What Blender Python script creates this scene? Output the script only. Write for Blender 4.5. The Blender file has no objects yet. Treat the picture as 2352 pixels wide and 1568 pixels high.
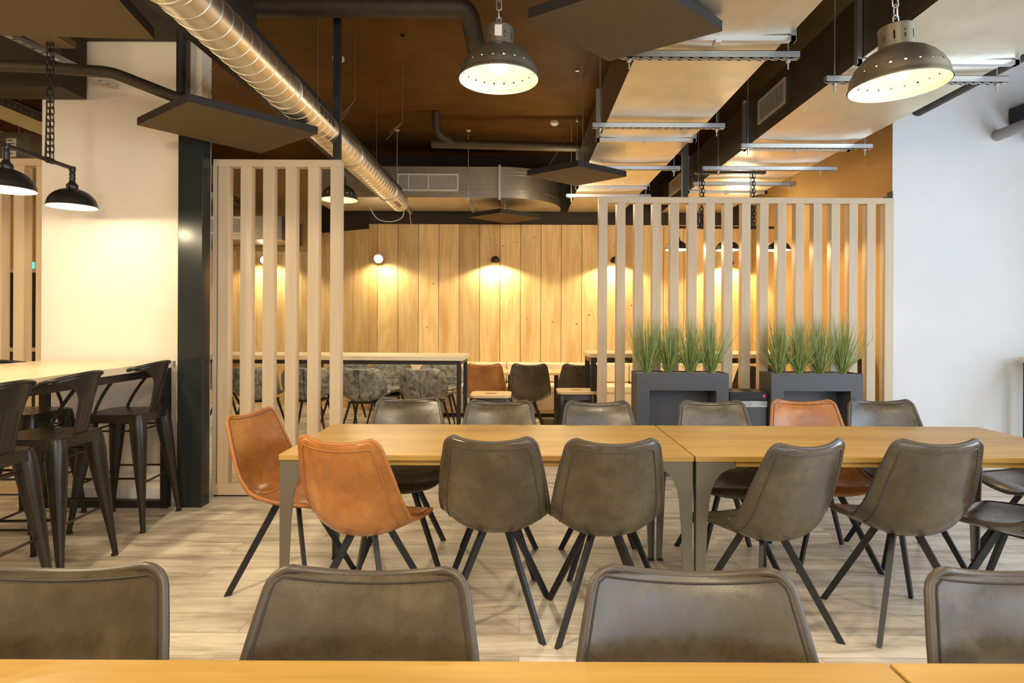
import bpy, math, random
from mathutils import Vector, Matrix
random.seed(7)
sc = bpy.context.scene
COL = sc.collection
PI = math.pi
F = 1417.0            # focal length in pixels of the 2352 px wide frame
CZ = 1.36             # eye height
H_CEIL = 3.8

# ------------------------------------------------------------------ mesh builder
class MB:
    def __init__(s): s.v = []; s.f = []; s.sm = []; s.mi = []; s.cur = 0
    def add(s, verts, faces, smooth=False):
        b = len(s.v); s.v += [tuple(p) for p in verts]
        for f in faces: s.f.append([b + i for i in f]); s.sm.append(smooth); s.mi.append(s.cur)
        return s
    def box(s, x0, x1, y0, y1, z0, z1, m=None):
        p = [Vector(c) for c in ((x0,y0,z0),(x1,y0,z0),(x1,y1,z0),(x0,y1,z0),(x0,y0,z1),(x1,y0,z1),(x1,y1,z1),(x0,y1,z1))]
        if m is not None: p = [m @ q for q in p]
        return s.add(p, [(0,3,2,1),(4,5,6,7),(0,1,5,4),(1,2,6,5),(2,3,7,6),(3,0,4,7)])
    def beam(s, p, q, w, d, up=(0,0,1)):
        p, q = Vector(p), Vector(q); t = (q - p).normalized(); u = Vector(up)
        if abs(t.dot(u)) > .99: u = Vector((0,1,0))
        a = t.cross(u).normalized(); b = a.cross(t).normalized()
        vs = []
        for c in (p, q):
            for (i, j) in ((-1,-1),(1,-1),(1,1),(-1,1)): vs.append(c + a*i*w/2 + b*j*d/2)
        return s.add(vs, [(0,1,2,3),(7,6,5,4),(0,4,5,1),(1,5,6,2),(2,6,7,3),(3,7,4,0)])
    def hull2(s, bot, top):       # two matching polygons joined
        n = len(bot)
        fs = [tuple(range(n))[::-1], tuple(range(n, 2*n))] + [(i, (i+1) % n, n+(i+1) % n, n+i) for i in range(n)]
        return s.add(list(bot) + list(top), fs)
    def prism(s, poly, z0, z1, m=None, smooth=False):
        n = len(poly)
        v = [Vector((x, y, z0)) for x, y in poly] + [Vector((x, y, z1)) for x, y in poly]
        if m is not None: v = [m @ q for q in v]
        s.add(v, [tuple(range(n))[::-1], tuple(range(n, 2*n))])
        return s.add(v, [(i, (i+1) % n, n+(i+1) % n, n+i) for i in range(n)], smooth)
    def tube(s, pts, r, n=8, closed=False, caps=True, smooth=True):
        P = [Vector(p) for p in pts]; N = len(P)
        R = r if isinstance(r, (list, tuple)) else [r]*N
        rings = []; ref = None
        for i in range(N):
            a = P[(i-1) % N] if (closed or i > 0) else P[i]
            b = P[(i+1) % N] if (closed or i < N-1) else P[i]
            t = b - a
            t = t.normalized() if t.length > 1e-9 else Vector((0,0,1))
            if ref is None:
                ref = Vector((0,0,1)) if abs(t.z) < .9 else Vector((1,0,0))
            u = ref - t*ref.dot(t)
            u = u.normalized() if u.length > 1e-6 else t.orthogonal().normalized()
            w = t.cross(u); ref = u
            rings.append([P[i] + (u*math.cos(2*PI*k/n) + w*math.sin(2*PI*k/n))*R[i] for k in range(n)])
        vs = [q for ring in rings for q in ring]; fs = []
        for i in range(N if closed else N-1):
            j = (i+1) % N
            for k in range(n):
                l = (k+1) % n; fs.append((i*n+k, j*n+k, j*n+l, i*n+l)[::-1])
        s.add(vs, fs, smooth)
        if caps and not closed:
            s.add(rings[0], [tuple(range(n))]); s.add(rings[-1], [tuple(range(n))[::-1]])
        return s
    def cyl(s, p, q, r, n=12, r2=None, smooth=True):
        return s.tube([p, q], [r, r if r2 is None else r2], n, smooth=smooth)
    def lathe(s, prof, n=32, c=(0,0,0), holes=None, cap=False, smooth=True):
        vs = []; fs = []; c = Vector(c)
        for (r, z) in prof:
            for k in range(n):
                a = 2*PI*k/n; vs.append(c + Vector((r*math.cos(a), r*math.sin(a), z)))
        for i in range(len(prof)-1):
            for k in range(n):
                if holes and i in holes and k % holes[i] == 0: continue
                l = (k+1) % n; fs.append((i*n+k, i*n+l, (i+1)*n+l, (i+1)*n+k))
        if cap:
            fs.append(tuple(range(n))[::-1]); fs.append(tuple((len(prof)-1)*n+k for k in range(n)))
        return s.add(vs, fs, smooth)
    def grid(s, G, smooth=True, flip=False):
        nv, nu = len(G), len(G[0]); vs = [p for row in G for p in row]; fs = []
        for i in range(nv-1):
            for j in range(nu-1):
                q = (i*nu+j, i*nu+j+1, (i+1)*nu+j+1, (i+1)*nu+j); fs.append(q[::-1] if flip else q)
        return s.add(vs, fs, smooth)
    def sphere(s, c, r, n=12, m=8, sz=1.0):
        return s.lathe([(max(1e-4, r*math.sin(PI*i/m)), -r*sz*math.cos(PI*i/m)) for i in range(m+1)], n, c)
    def build(s, name, mat, parent=None, bevel=0, solid=0, sub=0, kind=None, sharp=None):
        me = bpy.data.meshes.new(name); me.from_pydata(s.v, [], s.f)
        mats = mat if isinstance(mat, (list, tuple)) else [mat]
        for m in mats: me.materials.append(m)
        me.polygons.foreach_set('use_smooth', s.sm)
        me.polygons.foreach_set('material_index', s.mi)
        me.update()
        if sharp: me.set_sharp_from_angle(angle=sharp)
        o = bpy.data.objects.new(name, me); COL.objects.link(o)
        if parent is not None: o.parent = parent
        if solid:
            m = o.modifiers.new('Solidify', 'SOLIDIFY'); m.thickness = solid; m.offset = -1
        if bevel:
            m = o.modifiers.new('Bevel', 'BEVEL'); m.width = bevel; m.segments = 2; m.limit_method = 'ANGLE'; m.angle_limit = .6
        if sub:
            m = o.modifiers.new('Subdivision', 'SUBSURF'); m.levels = sub; m.render_levels = sub
        if kind: o['kind'] = kind
        return o

def thing(name, label, cat, loc=(0,0,0), rz=0, group=None):
    o = bpy.data.objects.new(name, None); COL.objects.link(o); o.empty_display_size = .1
    o.location = loc; o.rotation_euler = (0, 0, rz); o['label'] = label; o['category'] = cat
    if group: o['group'] = group
    return o
def tag(o, label, cat, group=None):
    o['label'] = label; o['category'] = cat
    if group: o['group'] = group
    return o
def kids(o): return [c for c in bpy.data.objects if c.parent == o]
def dup(root, loc, rz, label):
    def cp(o, par):
        c = o.copy(); COL.objects.link(c); c.parent = par
        for k in kids(o): cp(k, c)
        return c
    c = cp(root, None); c.location = loc; c.rotation_euler = (0, 0, rz); c['label'] = label
    return c
def struct(name, mb, mat, **k): return mb.build(name, mat, kind='structure', **k)
def crom(P, n):                    # Catmull-Rom through points of any dimension
    out = []; m = len(P)
    for s in range(n):
        t = s*(m-1)/(n-1); i = min(int(t), m-2); u = t - i
        p0, p1, p2, p3 = P[max(i-1,0)], P[i], P[i+1], P[min(i+2,m-1)]
        out.append(tuple(.5*((2*b)+(-a+c)*u+(2*a-5*b+4*c-d)*u*u+(-a+3*b-3*c+d)*u**3) for a, b, c, d in zip(p0, p1, p2, p3)))
    return out

# ------------------------------------------------------------------ materials
def nodes(name):
    m = bpy.data.materials.new(name); m.use_nodes = True
    nt = m.node_tree; b = nt.nodes['Principled BSDF']; return m, nt, b
def rgba(c): return (c[0], c[1], c[2], 1)
def pm(name, c1, c2=None, sc3=(1,1,1), ns=5.0, det=5, rough=.5, rough2=None, metal=0, bump=0, bscale=None, lo=.35, hi=.65, dist=0, coat=0, rnd=False, emit=None, es=0, spec=None):
    m, nt, b = nodes(name); N = nt.nodes; L = nt.links
    b.inputs['Base Color'].default_value = rgba(c1); b.inputs['Roughness'].default_value = rough; b.inputs['Metallic'].default_value = metal
    if coat: b.inputs['Coat Weight'].default_value = coat; b.inputs['Coat Roughness'].default_value = .25
    if spec is not None: b.inputs['Specular IOR Level'].default_value = spec
    if emit: b.inputs['Emission Color'].default_value = rgba(emit); b.inputs['Emission Strength'].default_value = es
    if c2 is None and not bump: return m
    tc = N.new('ShaderNodeTexCoord'); mp = N.new('ShaderNodeMapping'); mp.inputs['Scale'].default_value = sc3
    L.new(tc.outputs['Object'], mp.inputs['Vector'])
    if rnd:
        oi = N.new('ShaderNodeObjectInfo'); mu = N.new('ShaderNodeMath'); mu.operation = 'MULTIPLY'; mu.inputs[1].default_value = 37
        L.new(oi.outputs['Random'], mu.inputs[0]); cx = N.new('ShaderNodeCombineXYZ')
        for k in range(3): L.new(mu.outputs[0], cx.inputs[k])
        L.new(cx.outputs[0], mp.inputs['Location'])
    nz = N.new('ShaderNodeTexNoise'); nz.inputs['Scale'].default_value = ns; nz.inputs['Detail'].default_value = det; nz.inputs['Distortion'].default_value = dist
    nz.inputs['Roughness'].default_value = .6
    L.new(mp.outputs[0], nz.inputs['Vector'])
    if c2 is not None:
        r = N.new('ShaderNodeValToRGB'); e = r.color_ramp.elements
        e[0].position = lo; e[1].position = hi; e[0].color = rgba(c1); e[1].color = rgba(c2)
        L.new(nz.outputs['Fac'], r.inputs['Fac']); L.new(r.outputs['Color'], b.inputs['Base Color'])
        if rough2 is not None:
            mr = N.new('ShaderNodeMapRange'); mr.inputs[1].default_value = lo; mr.inputs[2].default_value = hi
            mr.inputs[3].default_value = rough; mr.inputs[4].default_value = rough2
            L.new(nz.outputs['Fac'], mr.inputs[0]); L.new(mr.outputs[0], b.inputs['Roughness'])
    if bump:
        bp = N.new('ShaderNodeBump'); bp.inputs['Strength'].default_value = bump; bp.inputs['Distance'].default_value = .004
        n2 = nz
        if bscale:
            n2 = N.new('ShaderNodeTexNoise'); n2.inputs['Scale'].default_value = bscale; n2.inputs['Detail'].default_value = 4
            L.new(mp.outputs[0], n2.inputs['Vector'])
        L.new(n2.outputs['Fac'], bp.inputs['Height']); L.new(bp.outputs['Normal'], b.inputs['Normal'])
    return m

def wood(name, c1, c2, c3, axis='X', ring=14, rough=.45, plank=None, pvar=.25, coat=0, figure=.55):
    """wood grain that runs along one object axis; plank = (axis, width) adds board-to-board variation"""
    m, nt, b = nodes(name); N = nt.nodes; L = nt.links
    tc = N.new('ShaderNodeTexCoord'); src = tc.outputs['Object']
    oi = N.new('ShaderNodeObjectInfo')
    cx = N.new('ShaderNodeCombineXYZ'); mu = N.new('ShaderNodeMath'); mu.operation = 'MULTIPLY'; mu.inputs[1].default_value = 53
    L.new(oi.outputs['Random'], mu.inputs[0])
    seed = mu.outputs[0]; pr = None
    if plank:
        sp = N.new('ShaderNodeSeparateXYZ'); L.new(src, sp.inputs[0])
        dv = N.new('ShaderNodeMath'); dv.operation = 'DIVIDE'; dv.inputs[1].default_value = plank[1]; L.new(sp.outputs[plank[0]], dv.inputs[0])
        ad = N.new('ShaderNodeMath'); ad.operation = 'ADD'; ad.inputs[1].default_value = plank[2]; L.new(dv.outputs[0], ad.inputs[0])
        fl = N.new('ShaderNodeMath'); fl.operation = 'FLOOR'; L.new(ad.outputs[0], fl.inputs[0])
        wn = N.new('ShaderNodeTexWhiteNoise'); wn.noise_dimensions = '1D'; L.new(fl.outputs[0], wn.inputs['W'])
        m2 = N.new('ShaderNodeMath'); m2.operation = 'MULTIPLY_ADD'; m2.inputs[1].default_value = 41
        L.new(wn.outputs['Value'], m2.inputs[0]); L.new(seed, m2.inputs[2]); seed = m2.outputs[0]; pr = wn.outputs['Value']
    for k in range(3): L.new(seed, cx.inputs[k])
    va = N.new('ShaderNodeVectorMath'); va.operation = 'ADD'; L.new(src, va.inputs[0]); L.new(cx.outputs[0], va.inputs[1])
    def mapped(along, across):
        mp = N.new('ShaderNodeMapping'); s = [across]*3; s['XYZ'.index(axis)] = along
        mp.inputs['Scale'].default_value = s; L.new(va.outputs[0], mp.inputs['Vector']); return mp.outputs[0]
    n1 = N.new('ShaderNodeTexNoise'); n1.inputs['Scale'].default_value = 1; n1.inputs['Detail'].default_value = 2; n1.inputs['Distortion'].default_value = .4
    L.new(mapped(.55, 4.5), n1.inputs['Vector'])
    rg = N.new('ShaderNodeMath'); rg.operation = 'MULTIPLY'; rg.inputs[1].default_value = ring; L.new(n1.outputs['Fac'], rg.inputs[0])
    fr = N.new('ShaderNodeMath'); fr.operation = 'PINGPONG'; fr.inputs[1].default_value = 1; L.new(rg.outputs[0], fr.inputs[0])
    n2 = N.new('ShaderNodeTexNoise'); n2.inputs['Scale'].default_value = 1; n2.inputs['Detail'].default_value = 4
    L.new(mapped(3, 120), n2.inputs['Vector'])
    mx = N.new('ShaderNodeMix'); mx.data_type = 'FLOAT'; mx.inputs[0].default_value = 1-figure
    L.new(fr.outputs[0], mx.inputs[2]); L.new(n2.outputs['Fac'], mx.inputs[3])
    r = N.new('ShaderNodeValToRGB'); e = r.color_ramp.elements; e[0].position = .05; e[1].position = .95
    e[0].color = rgba(c1); e[1].color = rgba(c2)
    L.new(mx.outputs[0], r.inputs['Fac'])
    n3 = N.new('ShaderNodeTexNoise'); n3.inputs['Scale'].default_value = 1; n3.inputs['Detail'].default_value = 3
    L.new(mapped(.7, 5), n3.inputs['Vector'])
    mr = N.new('ShaderNodeMapRange'); mr.inputs[1].default_value = .5; mr.inputs[2].default_value = .72; mr.inputs[4].default_value = .75
    L.new(n3.outputs['Fac'], mr.inputs[0])
    mc = N.new('ShaderNodeMix'); mc.data_type = 'RGBA'; mc.inputs[7].default_value = rgba(c3)
    L.new(mr.outputs[0], mc.inputs[0]); L.new(r.outputs['Color'], mc.inputs[6])
    out = mc.outputs[2]
    if pr is not None:
        hs = N.new('ShaderNodeHueSaturation'); mv = N.new('ShaderNodeMapRange'); mv.inputs[3].default_value = 1-pvar; mv.inputs[4].default_value = 1+pvar*.6
        L.new(pr, mv.inputs[0]); L.new(mv.outputs[0], hs.inputs['Value']); L.new(out, hs.inputs['Color']); out = hs.outputs['Color']
    L.new(out, b.inputs['Base Color']); b.inputs['Roughness'].default_value = rough
    if coat: b.inputs['Coat Weight'].default_value = coat; b.inputs['Coat Roughness'].default_value = .3
    return m

def floor_mat():
    m, nt, b = nodes('floor_planks'); N = nt.nodes; L = nt.links
    tc = N.new('ShaderNodeTexCoord')
    br = N.new('ShaderNodeTexBrick'); br.offset = .37; br.inputs['Scale'].default_value = 1; br.inputs['Brick Width'].default_value = 1.22
    br.inputs['Row Height'].default_value = .178; br.inputs['Mortar Size'].default_value = .0016; br.inputs['Mortar Smooth'].default_value = .3
    br.inputs['Color1'].default_value = (0,0,0,1); br.inputs['Color2'].default_value = (1,1,1,1); br.inputs['Mortar'].default_value = (.5,.5,.5,1)
    L.new(tc.outputs['Object'], br.inputs['Vector'])
    mp = N.new('ShaderNodeMapping'); mp.inputs['Scale'].default_value = (1.0, 7.5, 1)
    off = N.new('ShaderNodeVectorMath'); off.operation = 'MULTIPLY_ADD'; off.inputs[1].default_value = (9,3,0)
    L.new(br.outputs['Color'], off.inputs[0]); L.new(tc.outputs['Object'], off.inputs[2]); L.new(off.outputs[0], mp.inputs['Vector'])
    nz = N.new('ShaderNodeTexNoise'); nz.inputs['Scale'].default_value = 1.6; nz.inputs['Detail'].default_value = 7; nz.inputs['Roughness'].default_value = .62; nz.inputs['Distortion'].default_value = .6
    L.new(mp.outputs[0], nz.inputs['Vector'])
    r = N.new('ShaderNodeValToRGB'); e = r.color_ramp.elements
    e[0].position = .30; e[0].color = (.31,.255,.195,1); e[1].position = .72; e[1].color = (.80,.73,.63,1)
    k = e.new(.5); k.color = (.59,.52,.42,1)
    L.new(nz.outputs['Fac'], r.inputs['Fac'])
    sp = N.new('ShaderNodeMapRange'); sp.inputs[3].default_value = .82; sp.inputs[4].default_value = 1.08
    L.new(br.outputs['Color'], sp.inputs[0])
    hs = N.new('ShaderNodeHueSaturation'); L.new(r.outputs['Color'], hs.inputs['Color']); L.new(sp.outputs[0], hs.inputs['Value'])
    mx = N.new('ShaderNodeMix'); mx.data_type = 'RGBA'; mx.inputs[7].default_value = (.26,.21,.16,1)
    L.new(br.outputs['Fac'], mx.inputs[0]); L.new(hs.outputs['Color'], mx.inputs[6])
    L.new(mx.outputs[2], b.inputs['Base Color']); b.inputs['Roughness'].default_value = .38
    bp = N.new('ShaderNodeBump'); bp.inputs['Strength'].default_value = .15; bp.inputs['Distance'].default_value = .002
    L.new(nz.outputs['Fac'], bp.inputs['Height']); L.new(bp.outputs['Normal'], b.inputs['Normal'])
    return m

def leather(name, c1, c2, c3, rough=.38):
    m, nt, b = nodes(name); N = nt.nodes; L = nt.links
    tc = N.new('ShaderNodeTexCoord'); oi = N.new('ShaderNodeObjectInfo')
    mu = N.new('ShaderNodeMath'); mu.operation = 'MULTIPLY'; mu.inputs[1].default_value = 29; L.new(oi.outputs['Random'], mu.inputs[0])
    cx = N.new('ShaderNodeCombineXYZ'); [L.new(mu.outputs[0], cx.inputs[k]) for k in range(3)]
    va = N.new('ShaderNodeVectorMath'); va.operation = 'ADD'; L.new(tc.outputs['Object'], va.inputs[0]); L.new(cx.outputs[0], va.inputs[1])
    def nz(s, d, r=.6, dist=0):
        n = N.new('ShaderNodeTexNoise'); n.inputs['Scale'].default_value = s; n.inputs['Detail'].default_value = d; n.inputs['Roughness'].default_value = r; n.inputs['Distortion'].default_value = dist
        L.new(va.outputs[0], n.inputs['Vector']); return n.outputs['Fac']
    big, mid, fine = nz(4.5, 4), nz(22, 6, .65, .3), nz(190, 3)
    mx = N.new('ShaderNodeMix'); mx.data_type = 'FLOAT'; mx.inputs[0].default_value = .34; L.new(big, mx.inputs[2]); L.new(mid, mx.inputs[3])
    r = N.new('ShaderNodeValToRGB'); e = r.color_ramp.elements
    e[0].position = .30; e[0].color = rgba(c1); e[1].position = .68; e[1].color = rgba(c3); k = e.new(.5); k.color = rgba(c2)
    L.new(mx.outputs[0], r.inputs['Fac'])
    # fine pale creases
    cr = nz(26, 9, .78, 1.2); ab = N.new('ShaderNodeMath'); ab.operation = 'SUBTRACT'; ab.inputs[1].default_value = .5; L.new(cr, ab.inputs[0])
    a2 = N.new('ShaderNodeMath'); a2.operation = 'ABSOLUTE'; L.new(ab.outputs[0], a2.inputs[0])
    mr = N.new('ShaderNodeMapRange'); mr.inputs[1].default_value = 0; mr.inputs[2].default_value = .007; mr.inputs[3].default_value = .15; mr.inputs[4].default_value = 0
    L.new(a2.outputs[0], mr.inputs[0])
    mc = N.new('ShaderNodeMix'); mc.data_type = 'RGBA'; mc.inputs[7].default_value = rgba([min(1, x*1.7) for x in c3])
    L.new(mr.outputs[0], mc.inputs[0]); L.new(r.outputs['Color'], mc.inputs[6]); L.new(mc.outputs[2], b.inputs['Base Color'])
    rr = N.new('ShaderNodeMapRange'); rr.inputs[1].default_value = .3; rr.inputs[2].default_value = .7; rr.inputs[3].default_value = rough-.07; rr.inputs[4].default_value = rough+.12
    L.new(mid, rr.inputs[0]); L.new(rr.outputs[0], b.inputs['Roughness'])
    bp = N.new('ShaderNodeBump'); bp.inputs['Strength'].default_value = .10; bp.inputs['Distance'].default_value = .002
    b.inputs['Coat Weight'].default_value = .38; b.inputs['Coat Roughness'].default_value = .24
    ad = N.new('ShaderNodeMath'); ad.operation = 'MULTIPLY_ADD'; ad.inputs[1].default_value = .8; L.new(mid, ad.inputs[0]); L.new(fine, ad.inputs[2])
    L.new(ad.outputs[0], bp.inputs['Height']); L.new(bp.outputs['Normal'], b.inputs['Normal'])
    return m

M = {}
M['floor'] = floor_mat()
M['white'] = pm('white_paint', (.72,.715,.71), (.76,.755,.75), ns=2, rough=.75)
M['pillar'] = pm('cream_paint', (.79,.72,.63), (.83,.76,.67), ns=1.5, rough=.7)
M['ochre'] = pm('ochre_paint', (.55,.33,.11), (.60,.37,.13), ns=2, rough=.7)
M['ceil'] = pm('dark_brown_ceiling', (.098,.047,.011), (.135,.066,.016), ns=3, det=8, rough=.6, bump=.3, bscale=14, spec=.12)
M['darkwall'] = pm('dark_brown_paint', (.030,.020,.011), rough=.7)
M['black'] = pm('black_metal', (.020,.018,.016), rough=.42, metal=.3)
M['blackmatt'] = pm('matt_black', (.013,.012,.011), rough=.6)
M['tolix'] = pm('gunmetal_enamel', (.030,.026,.021), (.040,.035,.029), ns=8, rough=.30, metal=.55)
M['chairleg'] = pm('chair_leg_metal', (.026,.027,.029), rough=.42, metal=.4)
M['tableleg'] = pm('olive_grey_steel', (.135,.118,.090), rough=.5, metal=.25)
M['post'] = pm('anthracite_gloss', (.022,.025,.025), rough=.2, spec=.25)
M['planter'] = pm('anthracite_powder', (.070,.070,.076), rough=.45)
M['inside'] = pm('anthracite_shaded', (.030,.030,.032), rough=.55)  # planter anthracite with niche shade put into the colour, not assigned
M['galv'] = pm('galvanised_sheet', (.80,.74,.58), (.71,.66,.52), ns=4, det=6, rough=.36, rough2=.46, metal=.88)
M['galvdark'] = pm('dark_duct_side', (.20,.175,.14), (.15,.13,.10), ns=5, rough=.38, metal=.75)  # darker metal than the duct undersides
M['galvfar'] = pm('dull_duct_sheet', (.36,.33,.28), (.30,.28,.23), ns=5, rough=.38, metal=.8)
M['spiral'] = pm('spiral_duct_steel', (.74,.69,.58), (.66,.62,.53), ns=6, rough=.32, rough2=.40, metal=1)
M['zinc'] = pm('zinc_rail', (.62,.64,.66), rough=.35, metal=.9)
M['panel'] = pm('felt_panel_face', (.118,.087,.049), (.140,.104,.060), sc3=(1,3,1), ns=60, det=3, rough=.95, bump=.2, spec=.1)
M['paneledge'] = pm('felt_panel_edge', (.022,.019,.017), rough=.9)
M['lampgrey'] = pm('aged_lamp_metal', (.20,.175,.135), (.26,.23,.18), ns=9, rough=.42, metal=.75)
M['enamel'] = pm('cream_enamel', (.85,.80,.68), rough=.5)
M['lampblack'] = pm('black_lamp_enamel', (.022,.019,.016), rough=.35, metal=.2)
M['bulb'] = pm('lit_bulb', (1,.85,.6), emit=(1,.80,.50), es=14)
M['bulbhot'] = pm('glaring_bulb', (1,.9,.7), emit=(1,.86,.6), es=40)
M['bulbsoft'] = pm('lit_bulb_small', (1,.85,.6), emit=(1,.80,.48), es=18)
M['grille'] = pm('grille_white', (.62,.58,.52), rough=.5)
M['grilledark'] = pm('grille_core', (.045,.045,.05), rough=.6)
M['tabletop'] = wood('beech_tabletop', (.325,.183,.040), (.49,.302,.076), (.29,.152,.031), 'X', ring=9, rough=.40, figure=.42, coat=.08)
M['bartop'] = wood('pale_oak_bartop', (.70,.56,.36), (.78,.65,.44), (.64,.50,.31), 'Y', ring=8, rough=.30, figure=.35)
M['bartopx'] = wood('pale_oak_bartop_crosswise', (.66,.52,.33), (.75,.61,.40), (.60,.46,.28), 'X', ring=8, rough=.42, figure=.35)
M['slat'] = wood('pale_slat_oak', (.55,.42,.275), (.66,.52,.355), (.52,.385,.245), 'Z', ring=10, rough=.5, figure=.25)
M['slatx'] = wood('pale_slat_oak_rail', (.55,.42,.275), (.66,.52,.355), (.52,.385,.245), 'X', ring=10, rough=.5, figure=.25)
M['plank'] = wood('pine_boards', (.60,.40,.165), (.78,.58,.29), (.52,.29,.095), 'Z', ring=14, rough=.55, plank=('X', .303, 7.0), pvar=.20, figure=.5)
M['stoolwood'] = wood('stool_seat_wood', (.58,.40,.20), (.66,.47,.25), (.5,.34,.16), 'X', rough=.5)
M['plinth'] = wood('bench_plinth_wood', (.58,.36,.13), (.66,.43,.18), (.5,.28,.09), 'X', rough=.5)
M['cream'] = pm('cream_bench_leather', (.66,.55,.38), (.72,.61,.43), ns=7, rough=.45, bump=.1)
M['leather'] = leather('dark_vintage_leather', (.036,.025,.0128), (.063,.046,.0245), (.116,.088,.049), .28)
M['tan'] = leather('tan_vintage_leather', (.215,.067,.011), (.345,.124,.023), (.50,.21,.050), .29)
M['pipe_d'] = pm('dark_piping', (.060,.047,.034), rough=.45)
M['pipe_t'] = pm('tan_piping', (.36,.13,.03), rough=.45)
M['seam'] = pm('dark_seam', (.030,.023,.016), rough=.7)
M['seam_t'] = pm('tan_seam', (.15,.045,.009), rough=.6)
M['knot'] = pm('knot_brown', (.16,.075,.022), rough=.6)
M['batten'] = pm('stained_batten', (.16,.11,.055), rough=.6)
M['velvet'] = pm('grey_mottled_velvet', (.070,.068,.058), (.27,.265,.232), ns=15, det=6, dist=.8, lo=.36, hi=.62, rough=.75, rnd=True)
M['grass'] = pm('grass_blade', (.15,.215,.045), (.42,.50,.18), ns=24, rough=.5, lo=.3, hi=.7)
M['gravel'] = pm('pale_gravel', (.62,.55,.45), (.25,.22,.18), ns=90, det=3, rough=.9, bump=1)
M['pipe_brown'] = pm('brown_painted_pipe', (.060,.040,.020), (.045,.030,.015), ns=8, rough=.5)
M['pipe_ins'] = pm('dark_wrapped_pipe', (.030,.024,.017), (.045,.034,.022), ns=14, rough=.55, bump=.6)
M['pipe_grey'] = pm('grey_pvc_pipe', (.33,.34,.34), rough=.5)
M['sticker'] = pm('white_sticker', (.75,.72,.66), rough=.6)
M['ink'] = pm('sticker_ink', (.10,.09,.08), rough=.7)
M['red'] = pm('red_lamp_mark', (.6,.02,.03), emit=(1,.05,.08), es=.6)
M['green'] = pm('green_exit_light', (.02,.5,.25), emit=(.05,1,.5), es=2.5)
M['film'] = pm('crinkled_film', (.55,.56,.58), (.25,.25,.26), sc3=(1,1,9), ns=9, det=4, rough=.25, bump=.8)
M['plastic_w'] = pm('white_plastic', (.75,.68,.55), rough=.5)
M['cable'] = pm('white_cable', (.7,.66,.58), rough=.6)
M['wire'] = pm('steel_wire', (.35,.33,.30), rough=.4, metal=.8)
M['frame_d'] = pm('window_frame_grey', (.10,.10,.11), rough=.5)
M['glow_glass'] = None

# ------------------------------------------------------------------ camera (vertical lines stay vertical: shift lens, level view)
cam = bpy.data.cameras.new('camera'); camo = bpy.data.objects.new('camera', cam); COL.objects.link(camo)
cam.sensor_width = 36; cam.lens = F/2352*36; cam.clip_start = .02
cam.shift_x = -(1195-1176)/2352; cam.shift_y = -(784-734)/2352
camo.matrix_world = Matrix.Translation((0,0,CZ)) @ Matrix.Rotation(PI/2, 4, 'X') @ Matrix.Rotation(.0045, 4, 'Z')
sc.camera = camo

# ------------------------------------------------------------------ room shell
YB = -2.2       # wall behind the viewer
XR = 5.6        # window side
struct('floor', MB().box(-7, XR+.2, YB-.2, 12, -.1, 0), M['floor'])
struct('ceiling', MB().box(-7, XR+.2, YB-.2, 12, H_CEIL, H_CEIL+.15), M['ceil'])
struct('wall_left', MB().box(-7.0, -6.8, YB, 12, 0, H_CEIL), M['ochre'])
mb = MB()
mb.box(-7, .8, YB-.15, YB, 0, H_CEIL); mb.box(4.6, XR, YB-.15, YB, 0, H_CEIL); mb.box(.8, 4.6, YB-.15, YB, 0, .5); mb.box(.8, 4.6, YB-.15, YB, 2.9, H_CEIL)
struct('wall_behind', mb, M['white'])
mb = MB()
for a, b, c, d in ((.8, 4.6, .5, .56), (.8, 4.6, 2.84, 2.9), (.8, .86, .56, 2.84), (4.54, 4.6, .56, 2.84), (2.67, 2.73, .56, 2.84)): mb.box(a, b, YB-.1, YB-.04, c, d)
struct('window_4', mb, M['frame_d'])  # unseen window added to give the foreground chairs a cool sheen
# far wall: pine boards, dark band above
mb = MB(); X = -2.2
xs = [-2.25] + [-2.121 + .303*i for i in range(0, 19)] + [3.44]
for a, b in zip(xs[:-1], xs[1:]):
    if b > 3.44: b = 3.44
    if b - a < .01: continue
    mb.box(a+.0035, b-.0035, 9.15, 9.175, .0, 2.77)
mb.cur = 1
rk = random.Random(3)
for a, b in zip(xs[:-1], xs[1:]):
    for zz in (2.47, 1.63, .88):
        for q in (.18, .5, .82):
            xx = a+(b-a)*q; z2 = zz+rk.uniform(-.015, .015); mb.cyl((xx, 9.152, z2), (xx, 9.1492, z2), .0045, 8)
    for _ in range(rk.choice((0, 1, 2))):
        xx = rk.uniform(a+.04, b-.04); zz = rk.uniform(.8, 2.7); mb.cyl((xx, 9.152, zz), (xx, 9.1494, zz), rk.uniform(.006, .013), 9)
struct('wall_far', mb, [M['plank'], M['knot']])
struct('wall_far_upper', MB().box(-2.25, 3.44, 9.176, 9.3, 0, H_CEIL), M['darkwall'])
# angled and further wall on the left of the far room
def board_wall(name, p, q, z, n, th=.024):
    p, q = Vector(p), Vector(q); d = (q-p); L = d.length; ang = math.atan2(d.y, d.x)
    mb = MB(); w = L/n
    for i in range(n): mb.box(i*w+.002, (i+1)*w-.002, 0, th, 0, z)
    o = struct(name, mb, M['plank']); o.location = (p.x, p.y, 0); o.rotation_euler = (0,0,ang); return o
board_wall('wall_far_angled', (-3.3, 9.75, 0), (-2.25, 9.16, 0), 2.70, 4)
board_wall('wall_far_left', (-6.8, 9.76, 0), (-3.3, 9.76, 0), 2.42, 12)
mb = MB(); mb.box(-6.8, -2.2, 9.80, 9.95, 0, H_CEIL); struct('wall_far_left_upper', mb, M['ochre'])
mb = MB(); mb.prism([(-3.32, 9.80), (-2.25, 9.20), (-2.25, 9.30), (-3.32, 9.90)], 2.70, H_CEIL); struct('wall_far_angled_upper', mb, M['darkwall'])
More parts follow.
